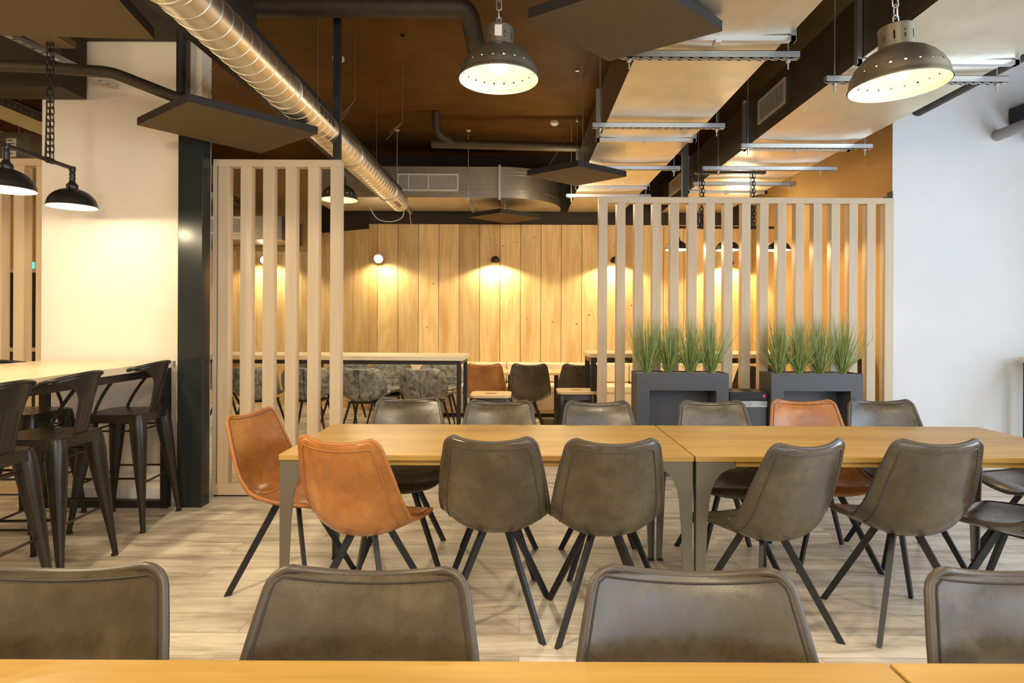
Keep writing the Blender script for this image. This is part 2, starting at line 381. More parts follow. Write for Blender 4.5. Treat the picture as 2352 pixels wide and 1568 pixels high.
# right: warm side wall of the far room and the white wall facing us
struct('wall_right_far', MB().box(3.44, 3.6, 5.722, 9.3, 0, H_CEIL), M['ochre'])
struct('wall_right_front', MB().box(3.44, XR+.2, 5.71, 5.72, 0, H_CEIL), M['white'])
struct('baseboard_right', MB().box(3.445, XR, 5.695, 5.712, 0, .09), M['white'])
# window side
mb = MB()
mb.box(XR, XR+.2, YB, 5.72, 0, .55); mb.box(XR, XR+.2, YB, 5.72, 3.1, H_CEIL)
for a, b in ((YB, -1.7), (.0, .3), (2.0, 2.3), (4.0, 5.72)): mb.box(XR, XR+.2, a, b, .55, 3.1)
struct('wall_right', mb, M['white'])
for i, (a, b) in enumerate(((-1.7, .0), (.3, 2.0), (2.3, 4.0))):
    mb = MB()
    for (y0, y1, z0, z1) in ((a, b, .55, .61), (a, b, 3.04, 3.1), (a, a+.06, .61, 3.04), (b-.06, b, .61, 3.04), ((a+b)/2-.03, (a+b)/2+.03, .61, 3.04)):
        mb.box(XR+.07, XR+.13, y0, y1, z0, z1)
    struct('window_%d' % (i+1), mb, M['frame_d'])
# pillar, baseboard, dark beams
struct('wall_pillar', MB().box(-3.54, -2.36, 4.56, 4.70, 0, H_CEIL), M['pillar'])
struct('baseboard_pillar', MB().box(-3.54, -2.462, 4.545, 4.565, 0, .11), M['white'], bevel=.004)
mb = MB(); mb.box(-6.8, -3.20, 4.30, 4.54, 2.965, 3.45); struct('trim_1', mb, M['darkwall'])
mb = MB(); mb.box(-6.8, -1.95, 4.20, 4.54, 3.395, H_CEIL); struct('trim_2', mb, M['darkwall'])

# ------------------------------------------------------------------ steel post in front of the pillar
o = MB().box(-2.462, -2.285, 4.43, 4.548, 0, 2.84).build('steel_post', M['post'], bevel=.004)
tag(o, 'dark glossy steel post in front of the right edge of the white pillar', 'post')

# ------------------------------------------------------------------ chairs
def shell_arrays(prof, thick, nu=17, nv=34, corner_top=.036, corner_front=.07, power=2.3, dip=.014):
    """prof rows: y, z, half width, edge lift. Returns inner and outer point grids."""
    P = crom(prof, 160)
    # arc length
    S = [0]
    for a, b in zip(P[:-1], P[1:]): S.append(S[-1] + math.hypot(b[0]-a[0], b[1]-a[1]))
    T = S[-1]
    def at(s):
        s = max(0, min(T, s)); i = 0
        lo, hi = 0, len(S)-1
        while hi-lo > 1:
            mid = (lo+hi)//2
            if S[mid] <= s: lo = mid
            else: hi = mid
        u = (s-S[lo])/max(1e-9, S[hi]-S[lo])
        return [a+(b-a)*u for a, b in zip(P[lo], P[hi])]
    def svals():
        out = [corner_front*x for x in (0, .04, .15, .35, .65)]
        k = nv-10
        for i in range(k): out.append(corner_front + (T-corner_front-corner_top)*i/(k-1))
        out += [T-corner_top*x for x in (.65, .35, .15, .04, 0)]
        return out
    I, O = [], []
    for s in svals():
        y, z, hw, lift = at(s); a, b = at(s-.006), at(s+.006)
        t = Vector((0, b[0]-a[0], b[1]-a[1])).normalized(); n = Vector((0, -t.z, t.y))
        if n.z < 0 and n.y < 0: n = -n
        n = Vector((0, t.z, -t.y))
        if n.z < -.2 or (abs(n.z) <= .35 and n.y < 0): n = -n
        red = 0
        for d, r in ((s, corner_front), (T-s, corner_top)):
            if d < r: red = max(red, r - math.sqrt(max(0, r*r-(r-d)**2)))
        hw = hw - red
        ti = 1.0
        I.append([]); O.append([])
        for j in range(nu):
            u = -1 + 2*j/(nu-1); u = math.sin(u*PI/2)*.35 + u*.65
            au = abs(u)
            c = Vector((0, y, z)) + n*(lift*au**power)
            if T-s < .25: c += t*(-dip*(1-au*au)*(1-(T-s)/.25))
            puff = .012*(1-au**4)*min(1, s/.05, (T-s)/.05)
            # outward direction leans to the side near the edges
            I[-1].append(c + Vector((u*hw, 0, 0)) + n*puff)
            O[-1].append(c + Vector((u*hw*(1-.02*au), 0, 0)) - n*thick*(1-.45*au**3))
    return I, O
def loop_of(G):
    nu = len(G[0]); L = [r[0] for r in G] + G[-1][1:-1] + [r[-1] for r in G[::-1]] + G[0][1:-1][::-1]
    return L
def closed_shell(I, O):
    mb = MB(); mb.grid(I); mb.grid(O, flip=True)
    a, b = loop_of(I), loop_of(O); n = len(a)
    mb.add(a+b, [(i, (i+1) % n, n+(i+1) % n, n+i) for i in range(n)], True)
    return mb
PROF = [(.238,.440,.195,.012),(.20,.455,.212,.018),(.12,.452,.226,.030),(.03,.446,.233,.045),(-.06,.446,.238,.066),(-.13,.458,.240,.088),
        (-.178,.497,.240,.094),(-.205,.56,.238,.078),(-.222,.64,.229,.058),(-.243,.73,.215,.042),(-.262,.81,.199,.030),(-.276,.866,.187,.022)]
def leather_chair(mat, pipe, label, group):
    t = thing('dining_chair', label, 'chair', group=group)
    I, O = shell_arrays(PROF, .030)
    closed_shell(I, O).build('seat_shell', mat, t)
    seam = M['seam'] if mat is M['leather'] else M['seam_t']
    MB().tube([(p+q)*.5 for p, q in zip(loop_of(I), loop_of(O))], .0094, 8, closed=True).build('rim_welt', pipe, t)
    nv, nu = len(O), len(O[0])
    def inn(i, j, k, f): return I[i][j].lerp(I[i][k], f) + (I[i][j]-O[i][j]).normalized()*.0008
    path = [inn(i, 0, 1, .72) for i in range(4, nv-4)] + [inn(nv-4, j, j, 0) for j in range(1, nu-1)] + [inn(i, nu-1, nu-2, .72) for i in range(nv-5, 3, -1)]
    MB().tube(path, .0024, 6).build('front_groove', seam, t)
    def outp(i, j, k): return O[i][j].lerp(O[i][k], .5) + (O[i][j]-I[i][j]).normalized()*.001
    path = [outp(i, 1, 2) for i in range(13, nv-5)] + [outp(nv-5, j, j) for j in range(2, nu-2)] + [outp(i, nu-2, nu-3) for i in range(nv-6, 12, -1)]
    MB().tube(path, .0030, 6).build('outline_seam', pipe, t)
    MB().tube([I[14][j] + Vector((0,.0,.001)) for j in range(1, nu-1)], .0018, 5).build('crease_seam', seam, t)
    MB().box(-.06,.06,-.06,.06,.404,.424).build('under_frame', M['chairleg'], t)
    for sx in (-1, 1):
        for sy in (-1, 1):
            a = Vector((sx*.052, sy*.056, .424)); b = Vector((sx*.220, sy*.222, 0))
            r = Vector((sx, sy, 0)).normalized(); q = Vector((-r.y, r.x, 0))
            def sec(c, w, d): return [c+q*w-r*d, c-q*w-r*d, c-q*w+r*d, c+q*w+r*d]
            mb = MB(); mb.hull2(sec(b, .0085, .0150), sec(a, .0095, .0175)); mb.build('leg', M['chairleg'], t)
    return t
dark0 = leather_chair(M['leather'], M['pipe_d'], 'x', 'dark brown leather shell chairs')
tan0 = leather_chair(M['tan'], M['pipe_t'], 'x', 'tan leather shell chairs')
used = set()
def chair(src, x, y, deg, label):
    if src.name not in used:
        used.add(src.name); src.location = (x, y, 0); src.rotation_euler = (0,0,math.radians(deg)); src['label'] = label; return src
    return dup(src, (x, y, 0), math.radians(deg), label)
# near side of the middle table, backs to us
chair(tan0, -.67, 2.78, -17, 'tan leather chair with its back to us, beside the left table leg')
chair(dark0, -.10, 2.83, -5, 'dark brown leather chair, back to us, right beside the tan chair')
chair(dark0, .375, 2.79, 2, 'dark brown leather chair, back to us, just left of the table seam')
chair(dark0, 1.08, 2.74, 20, 'dark brown leather chair, back to us, turned left, just right of the table seam')
chair(dark0, 1.72, 2.81, 2, 'dark brown leather chair seen square from behind, second to the right of the table seam')
chair(dark0, 2.25, 2.78, 34, 'dark leather chair turned sideways and cut by the right edge of the photo')
# far side, facing us
chair(dark0, -.67, 3.56, 184, 'dark leather chair facing us across the middle table, leftmost of the far row')
chair(dark0, -.13, 3.46, 178, 'worn brown leather chair facing us, second from left in the far row')
chair(dark0, .475, 3.45, 182, 'worn brown chair facing us, before the first slats of the right screen')
chair(dark0, 1.17, 3.50, 180, 'worn brown leather chair facing us, in front of the left grass planter')
chair(tan0, 1.74, 3.55, 178, 'tan leather chair facing us in the far row, in front of the black bin')
chair(dark0, 2.225, 3.58, 176, 'dark leather chair facing us with bluish sheen, rightmost of the far row')
# ends of the table
chair(tan0, -1.165, 3.19, -103, 'tan leather chair facing right at the left end of the middle table')
chair(dark0, 2.90, 3.42, 86, 'leather chair at the right end of the middle table, only its seat showing')
# foreground row, facing us
chair(dark0, -.875, .95, 183, 'big dark leather chair in the foreground, bottom left corner of the photo')
chair(dark0, -.30, .945, 179, 'big dark leather chair in the foreground, second from the left')
chair(dark0, .322, .95, 177, 'big dark leather chair in the foreground, third from the left at the nearest table')
chair(dark0, .995, .955, 181, 'big dark leather chair in the foreground, cut by the right edge')
# far room, backs to us
chair(tan0, -.40, 7.10, 0, 'tan leather chair in the far room, beside the end of the left far high table')
chair(dark0, .105, 7.10, 0, 'dark leather chair in the far room, standing alone before the cream bench')
chair(dark0, .65, 7.12, 4, 'dark leather chair in the far room, behind the right wood-topped stool')
chair(tan0, -3.75, 7.9, 10, 'tan leather chair in the far room, glimpsed right beside the dark post')
chair(dark0, 2.62, 7.1, 0, 'far chair behind the right screen, glimpsed between the two planters')

# ------------------------------------------------------------------ dining tables
def leg_profile(): return [(0,.0),(.030,.0),(.050,.45),(.058,.55),(.068,.61),(.086,.655),(.112,.685),(.145,.702),(.175,.707),(.175,.722),(0,.722)]
def table(x, y, label, W=1.835, D=.80):
    t = thing('dining_table', label, 'table', (x, y, 0), group='beech tables on tapered steel legs')
    MB().box(0, W, 0, D, .735, .760).build('tabletop', M['tabletop'], t, bevel=.002)
    MB().box(.18, W-.18, .012, D-.012, .712, .734).build('under_top', M['tabletop'], t, bevel=.0015)
    for sx in (0, 1):
        for sy in (0, 1):
            mb = MB(); pr = leg_profile()
            ox, dx = (.004, 1) if sx == 0 else (W-.004, -1); oy, dy = (.004, 1) if sy == 0 else (D-.004, -1)
            # plate parallel to X
            bot = [Vector((ox+dx*a, oy, z)) for a, z in pr]; top = [Vector((ox+dx*a, oy+dy*.006, z)) for a, z in pr]
            mb.hull2(bot, top)
            pr2 = [(max(a*.8, .006) if a > 0 else .0062, z) for a, z in pr]
            bot = [Vector((ox, oy+dy*a, z)) for a, z in pr2]; top = [Vector((ox+dx*.006, oy+dy*a, z)) for a, z in pr2]
            mb.hull2(bot, top)
            mb.box(min(ox, ox+dx*.17), max(ox, ox+dx*.17), min(oy, oy+dy*.15), max(oy, oy+dy*.15), .722, .735)
            lg = mb.build('leg', M['tableleg'], t)
            MB().box(min(ox, ox+dx*.034), max(ox, ox+dx*.034), min(oy, oy+dy*.034), max(oy, oy+dy*.034), 0, .007).build('foot_pad', M['blackmatt'], lg)
    return t
table(-1.065, 2.725, 'beech table in the middle row, left of the seam, between two tan chairs')
table(.778, 2.725, 'beech table in the middle row, right of the seam, running to the right edge')
table(-1.19, .285, 'nearest beech table along the bottom edge, left of the bottom seam')
table(.652, .285, 'nearest beech table in the bottom right corner, right of the bottom seam')

# ------------------------------------------------------------------ metal stools
def cone_leg(mb, sx, sy, ht, top_in, foot, r0=.050, r1=.0155):
    a = Vector((sx*top_in, sy*top_in, ht-.012)); b = Vector((sx*foot, sy*foot, .05))
    pts = [a + (b-a)*k for k in (0, .06, .18, .45, .8, 1)]; rs = [r0*.86, r0*.98, r0*.98, r0*.76, r0*.44, r1]
    mb.tube(pts, rs, 14)
    d = (b-a).normalized(); e = b + d*(.05/abs(d.z))
    mb.tube([b, Vector((e.x, e.y, .0))], [r1, r1*.92], 12)
def metal_stool(label, ht, back, woodtop, group):
    t = thing('bar_stool', label, 'stool', group=group)
    s = .185; r = .05
    def rr(h, r, n=5):
        out = []
        for cx, cy, a0 in ((h-r, h-r, 0), (-h+r, h-r, 90), (-h+r, -h+r, 180), (h-r, -h+r, 270)):
            for k in range(n): a = math.radians(a0 + 90*k/(n-1)); out.append((cx+r*math.cos(a), cy+r*math.sin(a)))
        return out
    mb = MB(); mb.prism(rr(s, .07), ht-.012, ht)
    bot = [Vector((x, y, ht-.055)) for x, y in rr(s+.006, .07)]; top = [Vector((x, y, ht-.010)) for x, y in rr(s+.001, .07)]
    mb.hull2(bot, top); mb.build('seat', M['tolix'], t, sharp=.6)
    if woodtop:
        MB().prism(rr(s+.004, .06), ht, ht+.022).build('wood_seat_top', M['stoolwood'], t, bevel=.004)
        MB().prism([(x*.35, y*.16) for x, y in rr(.15, .05)], ht+.0222, ht+.0227).build('grip_slot', M['blackmatt'], t)
    else:
        mb = MB()
        for q in range(9):
            a = q*2*PI/8; rad = 0 if q == 8 else .07
            mb.cyl((rad*math.cos(a), rad*math.sin(a), ht), (rad*math.cos(a), rad*math.sin(a), ht+.0006), .007, 10)
        mb.build('drain_holes', M['blackmatt'], t)
    foot = .222 if ht > .7 else .20
    for sx in (-1, 1):
        for sy in (-1, 1):
            mb = MB(); cone_leg(mb, sx, sy, ht, .145, foot); lg = mb.build('leg', M['tolix'], t)
            MB().cyl((sx*foot*1.005, sy*foot*1.005, 0), (sx*foot*1.005, sy*foot*1.005, .012), .0165, 12).build('foot_cap', M['blackmatt'], lg)
    for z, rad in ((.30, .007), (ht-.11, .006)):
        k = .145 + (foot-.145)*(ht-z)/ht
        mb = MB()
        dz = .035 if z < .5 else 0
        for a, b, zz in (((-k,-k),(k,-k), z), ((k,-k),(k,k), z+dz), ((k,k),(-k,k), z), ((-k,k),(-k,-k), z+dz)):
            mb.cyl((a[0], a[1], zz), (b[0], b[1], zz), rad, 8)
        mb.build('footrest_ring' if z < .5 else 'upper_brace', M['tolix'], t)
    if back:
        G = []; nvv, nuu = 18, 15; topz = ht+.325
        for i in range(nvv):
            v = i/(nvv-1); z = ht-.02 + (topz-ht+.02)*v
            q = max(0, min(1, (v-.50)/.42)); w = .058 + .010*v + .124*(1-math.sqrt(1-q*q))
            row = []
            for j in range(nuu):
                u = -1+2*j/(nuu-1); x = u*w
                y = -.172 - .072*v + 2.35*x*x*min(1, .25+v)
                dz = -.028*(abs(x)/.19)**2*v
                emb = .004 if (abs(u) < .55 and .12 < v < .62) else 0
                row.append(Vector((x, y+emb, z+dz)))
            G.append(row)
        mb = MB(); mb.grid(G); mb.build('back_splat', M['tolix'], t, solid=.003)
        top = [p + Vector((0,0,.002)) for p in G[-1]]; e0, e1 = top[0], top[-1]
        armL = crom([(-.178,.110,ht-.02), (-.187,.08,ht+.06), (-.197,.015,ht+.17), (-.201,-.065,ht+.262), tuple(e0)], 14)
        armR = [(-x, y, z) for x, y, z in armL][::-1]
        mb = MB(); path = armL[:-1] + [tuple(p) for p in top] + armR[1:]
        mb.tube(path, [.0105]*len(path), 8); mb.build('back_hoop', M['tolix'], t)
    return t
st0 = metal_stool('black metal bar stool with backrest, second from the left edge', .742, True, False, 'black metal stools at the left high table')
st0.location = (-2.53, 3.30, 0); st0.rotation_euler = (0,0,math.radians(93))
dup(st0, (-2.62, 4.12, 0), math.radians(93), 'black metal bar stool with backrest nearest the steel post')
dup(st0, (-2.50, 2.78, 0), math.radians(91), 'black metal bar stool with backrest cut by the left edge of the photo')
dup(st0, (-3.28, 4.10, 0), math.radians(-92), 'black bar stool across the left high table, its seat seen under the tabletop')
dup(st0, (-3.30, 3.20, 0), math.radians(-90), 'nearer black bar stool across the left high table, mostly hidden')
ws = metal_stool('wood-topped black metal stool below the right end of the left far high table', .645, False, True, 'wood-topped stools in the far room')
ws.location = (-.27, 5.80, 0)
dup(ws, (.555, 6.10, 0), 0, 'wood-topped black metal stool beside the left leg of the right far high table')

# ------------------------------------------------------------------ high tables
def high_table(x0, x1, y0, y1, label, along, z=1.05, th=.045, floor_bar=True, rot=0, q=.05):
    cx, cy = (x0+x1)/2, (y0+y1)/2; w, d = (x1-x0)/2, (y1-y0)/2
    t = thing('high_table', label, 'table', (cx, cy, 0), rot)
    MB().box(-w, w, -d, d, z-th, z).build('tabletop', M['bartopx' if along == 'X' else 'bartop'], t, bevel=.003)
    i = .02; zt = z-th
    for sx in (-1, 1):
        for sy in (-1, 1):
            a, b = sx*(w-i-q/2), sy*(d-i-q/2)
            MB().box(a-q/2, a+q/2, b-q/2, b+q/2, 0, zt-q).build('leg', M['black'], t)
    mb = MB()
    mb.box(-w+i, w-i, -d+i, -d+i+q, zt-q, zt); mb.box(-w+i, w-i, d-i-q, d-i, zt-q, zt)
    mb.box(-w+i, -w+i+q, -d+i+q, d-i-q, zt-q, zt); mb.box(w-i-q, w-i, -d+i+q, d-i-q, zt-q, zt); mb.build('top_frame', M['black'], t)
    if along == 'Y':
        for s in (-1, 1):
            MB().box(-w+i+q, w-i-q, s*(d-i-q/2)-q/2, s*(d-i-q/2)+q/2, .008, .055).build('floor_bar', M['black'], t)
    return t
high_table(-3.46, -2.50, 1.30, 4.48, 'pale wood high table at the left edge, its end against the white pillar', 'Y', rot=0)
high_table(-2.95, -.47, 5.18, 5.72, 'pale wood high table on a dark steel frame behind the left slat screen', 'X', z=1.05, th=.036, rot=math.radians(-1.5), q=.034)
high_table(.67, 3.38, 5.98, 6.60, 'pale wood high table behind the right slat screen and the grass', 'X', z=1.035, th=.04)
high_table(4.53, 5.45, 5.02, 5.60, 'wood high table at the right edge of the photo, only a corner showing', 'X', z=1.04, th=.045)

# ------------------------------------------------------------------ slat screens
def screen(label, x0, n, pitch, y, ztop, w, d, x_end_pad=0, base=.10, first=True, posts=(), sliver=False):
    L = (n-1)*pitch + w
    t = thing('slat_screen', label, 'screen', (x0, y, 0), group='slatted wood screens')
    r = .055
    xa = -x_end_pad
    MB().box(xa, L, 0, d, ztop-r, ztop).build('top_rail', M['slatx'], t, bevel=.003)
    MB().box(xa, L, 0, d, .012, base).build('bottom_rail', M['slatx'], t, bevel=.003)
    for i in range(n): MB().box(i*pitch, i*pitch+w, 0, d, base, ztop-r).build('slat', M['slat'], t, bevel=.002)
    if sliver: MB().box(xa, xa+.03, 0, d, base, ztop-r).build('edge_board', M['slat'], t)
    MB().box(xa+.01, L-.01, .006, d-.006, 0, .012).build('shadow_gap', M['blackmatt'], t)
    for px in posts:
        MB().box(px-.026, px+.026, .005, .057, ztop, H_CEIL).build('ceiling_post', M['blackmatt'], t)
    return t
screen('pale wood slat screen left of centre, reaching up to the spiral duct', -2.312, 6, .1715, 4.71, 2.575, .0815, .078, x_end_pad=.038, posts=(.90,), sliver=True)
screen('pale wood slat screen on the right, behind the grass planters', .722, 17, .1653, 5.70, 2.50, .081, .082, posts=(.80,))
screen('pale wood slat screen at the left edge, left of the white pillar', -3.62-.0815-.1715*5, 6, .1715, 4.71, 2.575, .0815, .082)
o = MB().box(3.36, 3.425, 5.70, 5.76, 2.503, 2.508).box(3.42, 3.4385, 5.70, 5.76, 2.503, 2.56).build('fixing_bracket', M['black'])
tag(o, 'small black angle bracket on the right end of the right slat screen', 'bracket')

# ------------------------------------------------------------------ planters, grass, bin
def planter(x, y, label, W=.80, D=.27, Hh=.90):
    t = thing('planter', label, 'planter', (x, y, 0), group='anthracite grass planters')
    mb = MB(); j = .108; zi, zt = .14, Hh-.15
    P = [(0,0),(W,0),(W,0.9),(0,0.9)]
    v = [(0,0,0),(W,0,0),(W,0,Hh),(0,0,Hh),(j,0,zi),(W-j,0,zi),(W-j,0,zt),(j,0,zt)]
    b_ = [(x, D, z) for x, y, z in v[:4]]; n_ = [(x, D-.03, z) for x, y, z in v[4:]]
    V = v + b_ + n_          # 8..11 back corners, 12..15 niche back
    mb.add(V, [(0,1,5,4),(1,2,6,5),(2,3,7,6),(3,0,4,7),(4,5,13,12),(5,6,14,13),(6,7,15,14),(7,4,12,15),(12,13,14,15),(9,8,11,10),(8,0,3,11),(1,9,10,2),(8,9,1,0)])
    w_ = .012; zf = Hh-.03
    O_ = [(0,0),(W,0),(W,D),(0,D)]; I_ = [(w_,w_),(W-w_,w_),(W-w_,D-w_),(w_,D-w_)]
    V = [(x,y,Hh) for x,y in O_] + [(x,y,Hh) for x,y in I_] + [(x,y,zf) for x,y in I_]
    mb.add(V, [(i,(i+1)%4,4+(i+1)%4,4+i) for i in range(4)] + [(4+i,4+(i+1)%4,8+(i+1)%4,8+i) for i in range(4)] + [(8,9,10,11)])
    mb.build('planter_body', M['planter'], t)
    G = [[Vector((.012+(W-.024)*i/40, .012+(D-.024)*k/14, Hh-.012+random.uniform(-.004,.004))) for i in range(41)] for k in range(15)]
    MB().grid(G, smooth=False).build('gravel', M['gravel'], t)
    return t
planter(1.018, 5.37, 'anthracite planter box with an open niche, left of the black bin')
planter(2.188, 5.37, 'anthracite planter box with an open niche, right of the black bin')
def clump(x, y, z, seed, label, h=.56, n=260):
    rnd = random.Random(seed); mb = MB()
    for b in range(n):
        az = rnd.uniform(0, 2*PI); ln = h*rnd.uniform(.55, 1.08); lean = min(abs(rnd.gauss(0, .36)), .95)
        drop = rnd.uniform(.02, .22)*lean*1.6; r0 = rnd.uniform(0, .022); w = rnd.uniform(.0016, .0036)
        d = Vector((math.cos(az), math.sin(az), 0)); s = Vector((-d.y, d.x, 0))
        fa = rnd.uniform(0, PI); s = (s*math.cos(fa) + d*math.sin(fa)).normalized()
        base = d*r0; L = []
        K = 6
        for k in range(K+1):
            q = k/K; rad = math.sin(lean)*q*ln + drop*q*q*.5; zz = math.cos(lean)*q*ln - drop*q*q*q*.55
            ww = w*(1-q**1.6)+.0002
            c = base + d*min(rad, .245 if abs(d.y) < .5 else .16) + Vector((0,0,zz)); L.append((c-s*ww, c+s*ww))
        mb.add([p for pr in L for p in pr], [(2*k, 2*k+1, 2*k+3, 2*k+2) for k in range(K)], True)
    o = mb.build('ornamental_grass', M['grass']); o.location = (x, y, z)
    tag(o, label, 'plant', 'grass clumps in the planters'); return o
gl = ['leftmost grass clump in the left planter', 'second grass clump from the left in the left planter', 'third grass clump from the left in the left planter, blades crossing its neighbours', 'rightmost grass clump in the left planter',
      'leftmost grass clump in the right planter, tall upright blades', 'second grass clump from the left in the right planter', 'third grass clump from the left in the right planter', 'rightmost grass clump in the right planter, dark green']
for i in range(8):
    px0 = 1.018 if i < 4 else 2.188
    q = i % 4
    clump(px0 + .112 + .19*q, 5.50, .885, 40+i, gl[i], h=.57 if q in (0, 3) else .53)
t = thing('pedal_bin', 'black waste bin with plastic film and a red mark, between the two planters', 'bin', (1.845, 5.42, 0))
MB().box(0, .325, 0, .26, .012, .66).build('bin_body', M['planter'], t, bevel=.008)
MB().box(-.004, .329, -.004, .264, .60, .655).build('plastic_film', M['film'], t, bevel=.006)
MB().box(-.006, .331, -.006, .266, .66, .735).build('bin_lid', M['black'], t, bevel=.006)
MB().cyl((.297, -.0062, .700), (.297, -.008, .700), .011, 14).build('red_mark', M['red'], t)
MB().box(.01,.315,.01,.25,0,.012).build('bin_base', M['blackmatt'], t)

# ------------------------------------------------------------------ grey velvet chairs of the far room
VP = [(.255,.435,.21,.01),(.20,.452,.25,.015),(.10,.445,.28,.03),(0,.430,.292,.045),(-.09,.415,.294,.075),(-.155,.410,.292,.105),
      (-.210,.45,.296,.105),(-.235,.53,.302,.085),(-.250,.61,.300,.07),(-.262,.68,.290,.055),(-.271,.735,.278,.045),(-.279,.772,.266,.04)]
def velvet_chair(label):
    t = thing('upholstered_chair', label, 'chair', group='mottled grey velvet chairs')
    I, O = shell_arrays(VP, .045, corner_top=.105, corner_front=.12, dip=.0, nv=40)
    closed_shell(I, O).build('seat_shell', M['velvet'], t)
    nu = len(I[0]); nv = len(I)
    MB().tube([O[i][nu//2] + (O[i][nu//2]-I[i][nu//2]).normalized()*.001 for i in range(nv//2-2, nv-3)], .003, 6).build('back_seam', M['blackmatt'], t)
    for r in (nv-12, nv-16, nv-20):
        MB().tube([I[r][j] for j in range(1, nu-1)], .0035, 6).build('quilting_seam', M['blackmatt'], t)
    MB().box(-.17,.17,-.17,.17,.345,.367).build('under_frame', M['black'], t)
    for sx in (-1,1):
        for sy in (-1,1):
            MB().tube([(sx*.15, sy*.15, .365), (sx*.235, sy*.24, 0)], [.017, .011], 10).build('leg', M['black'], t)
    return t
v0 = velvet_chair('mottled grey chair, back to us, left of the slot lamp post, seen between the first slats of the left screen')
v0.location = (-3.22, 7.65, 0); v0['label'] = 'mottled grey chair, back to us, behind the left slats of the left screen'
dup(v0, (-2.60, 7.68, 0), math.radians(2), 'mottled grey chair, back to us, behind the right slats of the left screen')
dup(v0, (-1.88, 7.55, 0), math.radians(-3), 'mottled grey chair, back to us, first one right of the left screen')
dup(v0, (-1.13, 7.55, 0), math.radians(-9), 'mottled grey chair, back to us, nearest the right leg of the left far table')
dup(v0, (-2.36, 8.28, 0), math.radians(180), 'grey quilted chair facing us, half hidden by the right post of the left screen')
dup(v0, (-1.76, 8.25, 0), math.radians(183), 'grey quilted chair facing us, between the two grey chair backs')
dup(v0, (-1.08, 8.25, 0), math.radians(180), 'grey quilted chair facing us, behind the grey chair at the high table leg')
chair(dark0, -3.05, 8.75, 190, 'dark chair in the far room glimpsed between the middle slats of the left screen')

# ------------------------------------------------------------------ bench and small tables along the far wall
t = thing('bench', 'long cream leather bench along the far pine wall', 'bench', (0, 0, 0))
x0, x1 = -2.0, 3.40
MB().box(x0, x1, 8.62, 9.14, 0, .055).build('recess_shade', M['blackmatt'], t)  # solid black base, its colour stands in for shade under the bench
MB().box(x0, x1, 8.60, 9.14, .055, .105).build('plinth', M['plinth'], t)
MB().box(x0, x1, 8.60, 9.14, .105, .34).build('bench_base', M['cream'], t, bevel=.006)
n = 6; w = (x1-x0)/n
for i in range(n):
    MB().box(x0+i*w+.004, x0+(i+1)*w-.004, 8.58, 9.02, .34, .445).build('seat_cushion', M['cream'], t, bevel=.025)
    MB().box(x0+i*w+.003, x0+(i+1)*w-.003, 9.02, 9.14, .445, .735).build('back_cushion', M['cream'], t, bevel=.03)
sp = ['left small wood table in front of the cream bench, behind the lone dark chair', 'right small wood table in front of the cream bench, beside the right far high table']
for i, xx in enumerate((-.13, .48)):
    t = thing('side_table', sp[i], 'table', (xx, 8.15, 0), group='small tables by the bench')
    MB().box(-.29, .29, -.29, .29, .655, .685).build('tabletop', M['stoolwood'], t, bevel=.003)
    MB().cyl((0,0,.02), (0,0,.655), .03, 14).build('pedestal', M['black'], t)
    MB().box(-.2,.2,-.2,.2,0,.02).build('base_plate', M['black'], t, bevel=.003)

# ------------------------------------------------------------------ ducts, hangers
def cross_duct(x0, x1, y0, y1, z0, z1, seg, label, sidemat):
    t = thing('rectangular_duct', label, 'duct', (0,0,0))
    mb = MB(); n = round((y1-y0)/seg); s = (y1-y0)/n; xm = (x0+x1)/2
    for i in range(n):
        a, b = y0+i*s, y0+(i+1)*s; m = Vector((xm, (a+b)/2, z0-.014))
        c = [Vector((x0,a,z0)), Vector((x1,a,z0)), Vector((x1,b,z0)), Vector((x0,b,z0))]
        for k in range(4): mb.add([c[k], c[(k+1) % 4], m], [(2,1,0)])
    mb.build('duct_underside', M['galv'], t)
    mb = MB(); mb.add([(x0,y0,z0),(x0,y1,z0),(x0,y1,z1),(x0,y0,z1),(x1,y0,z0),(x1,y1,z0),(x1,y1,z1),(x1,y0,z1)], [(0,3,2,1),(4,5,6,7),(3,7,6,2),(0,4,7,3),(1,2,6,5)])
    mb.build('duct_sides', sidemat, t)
    return t
D0, D1 = 2.94, 3.34
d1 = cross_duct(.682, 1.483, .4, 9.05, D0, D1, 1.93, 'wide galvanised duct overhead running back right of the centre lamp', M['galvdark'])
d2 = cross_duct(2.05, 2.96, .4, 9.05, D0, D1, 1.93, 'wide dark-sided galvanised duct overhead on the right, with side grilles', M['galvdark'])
def flange(xa, xb, y, par, z=D0):
    mb = MB(); mb.box(xa-.03, xb+.03, y-.018, y+.018, z-.035, z-.006)
    mb.box(xa-.034, xa-.004, y-.018, y+.018, z-.035, D1+.02); mb.box(xb+.004, xb+.034, y-.018, y+.018, z-.035, D1+.02)
    xm = (xa+xb)/2; mb.box(xm-.016, xm+.016, y-.03, y+.03, z-.05, z-.03)
    return mb.build('joint_flange', M['zinc'], par)
for y in (3.42, 5.35, 7.28): flange(.682, 1.483, y, d1)
for y in (3.72, 5.62, 7.50): flange(2.05, 2.96, y, d2)
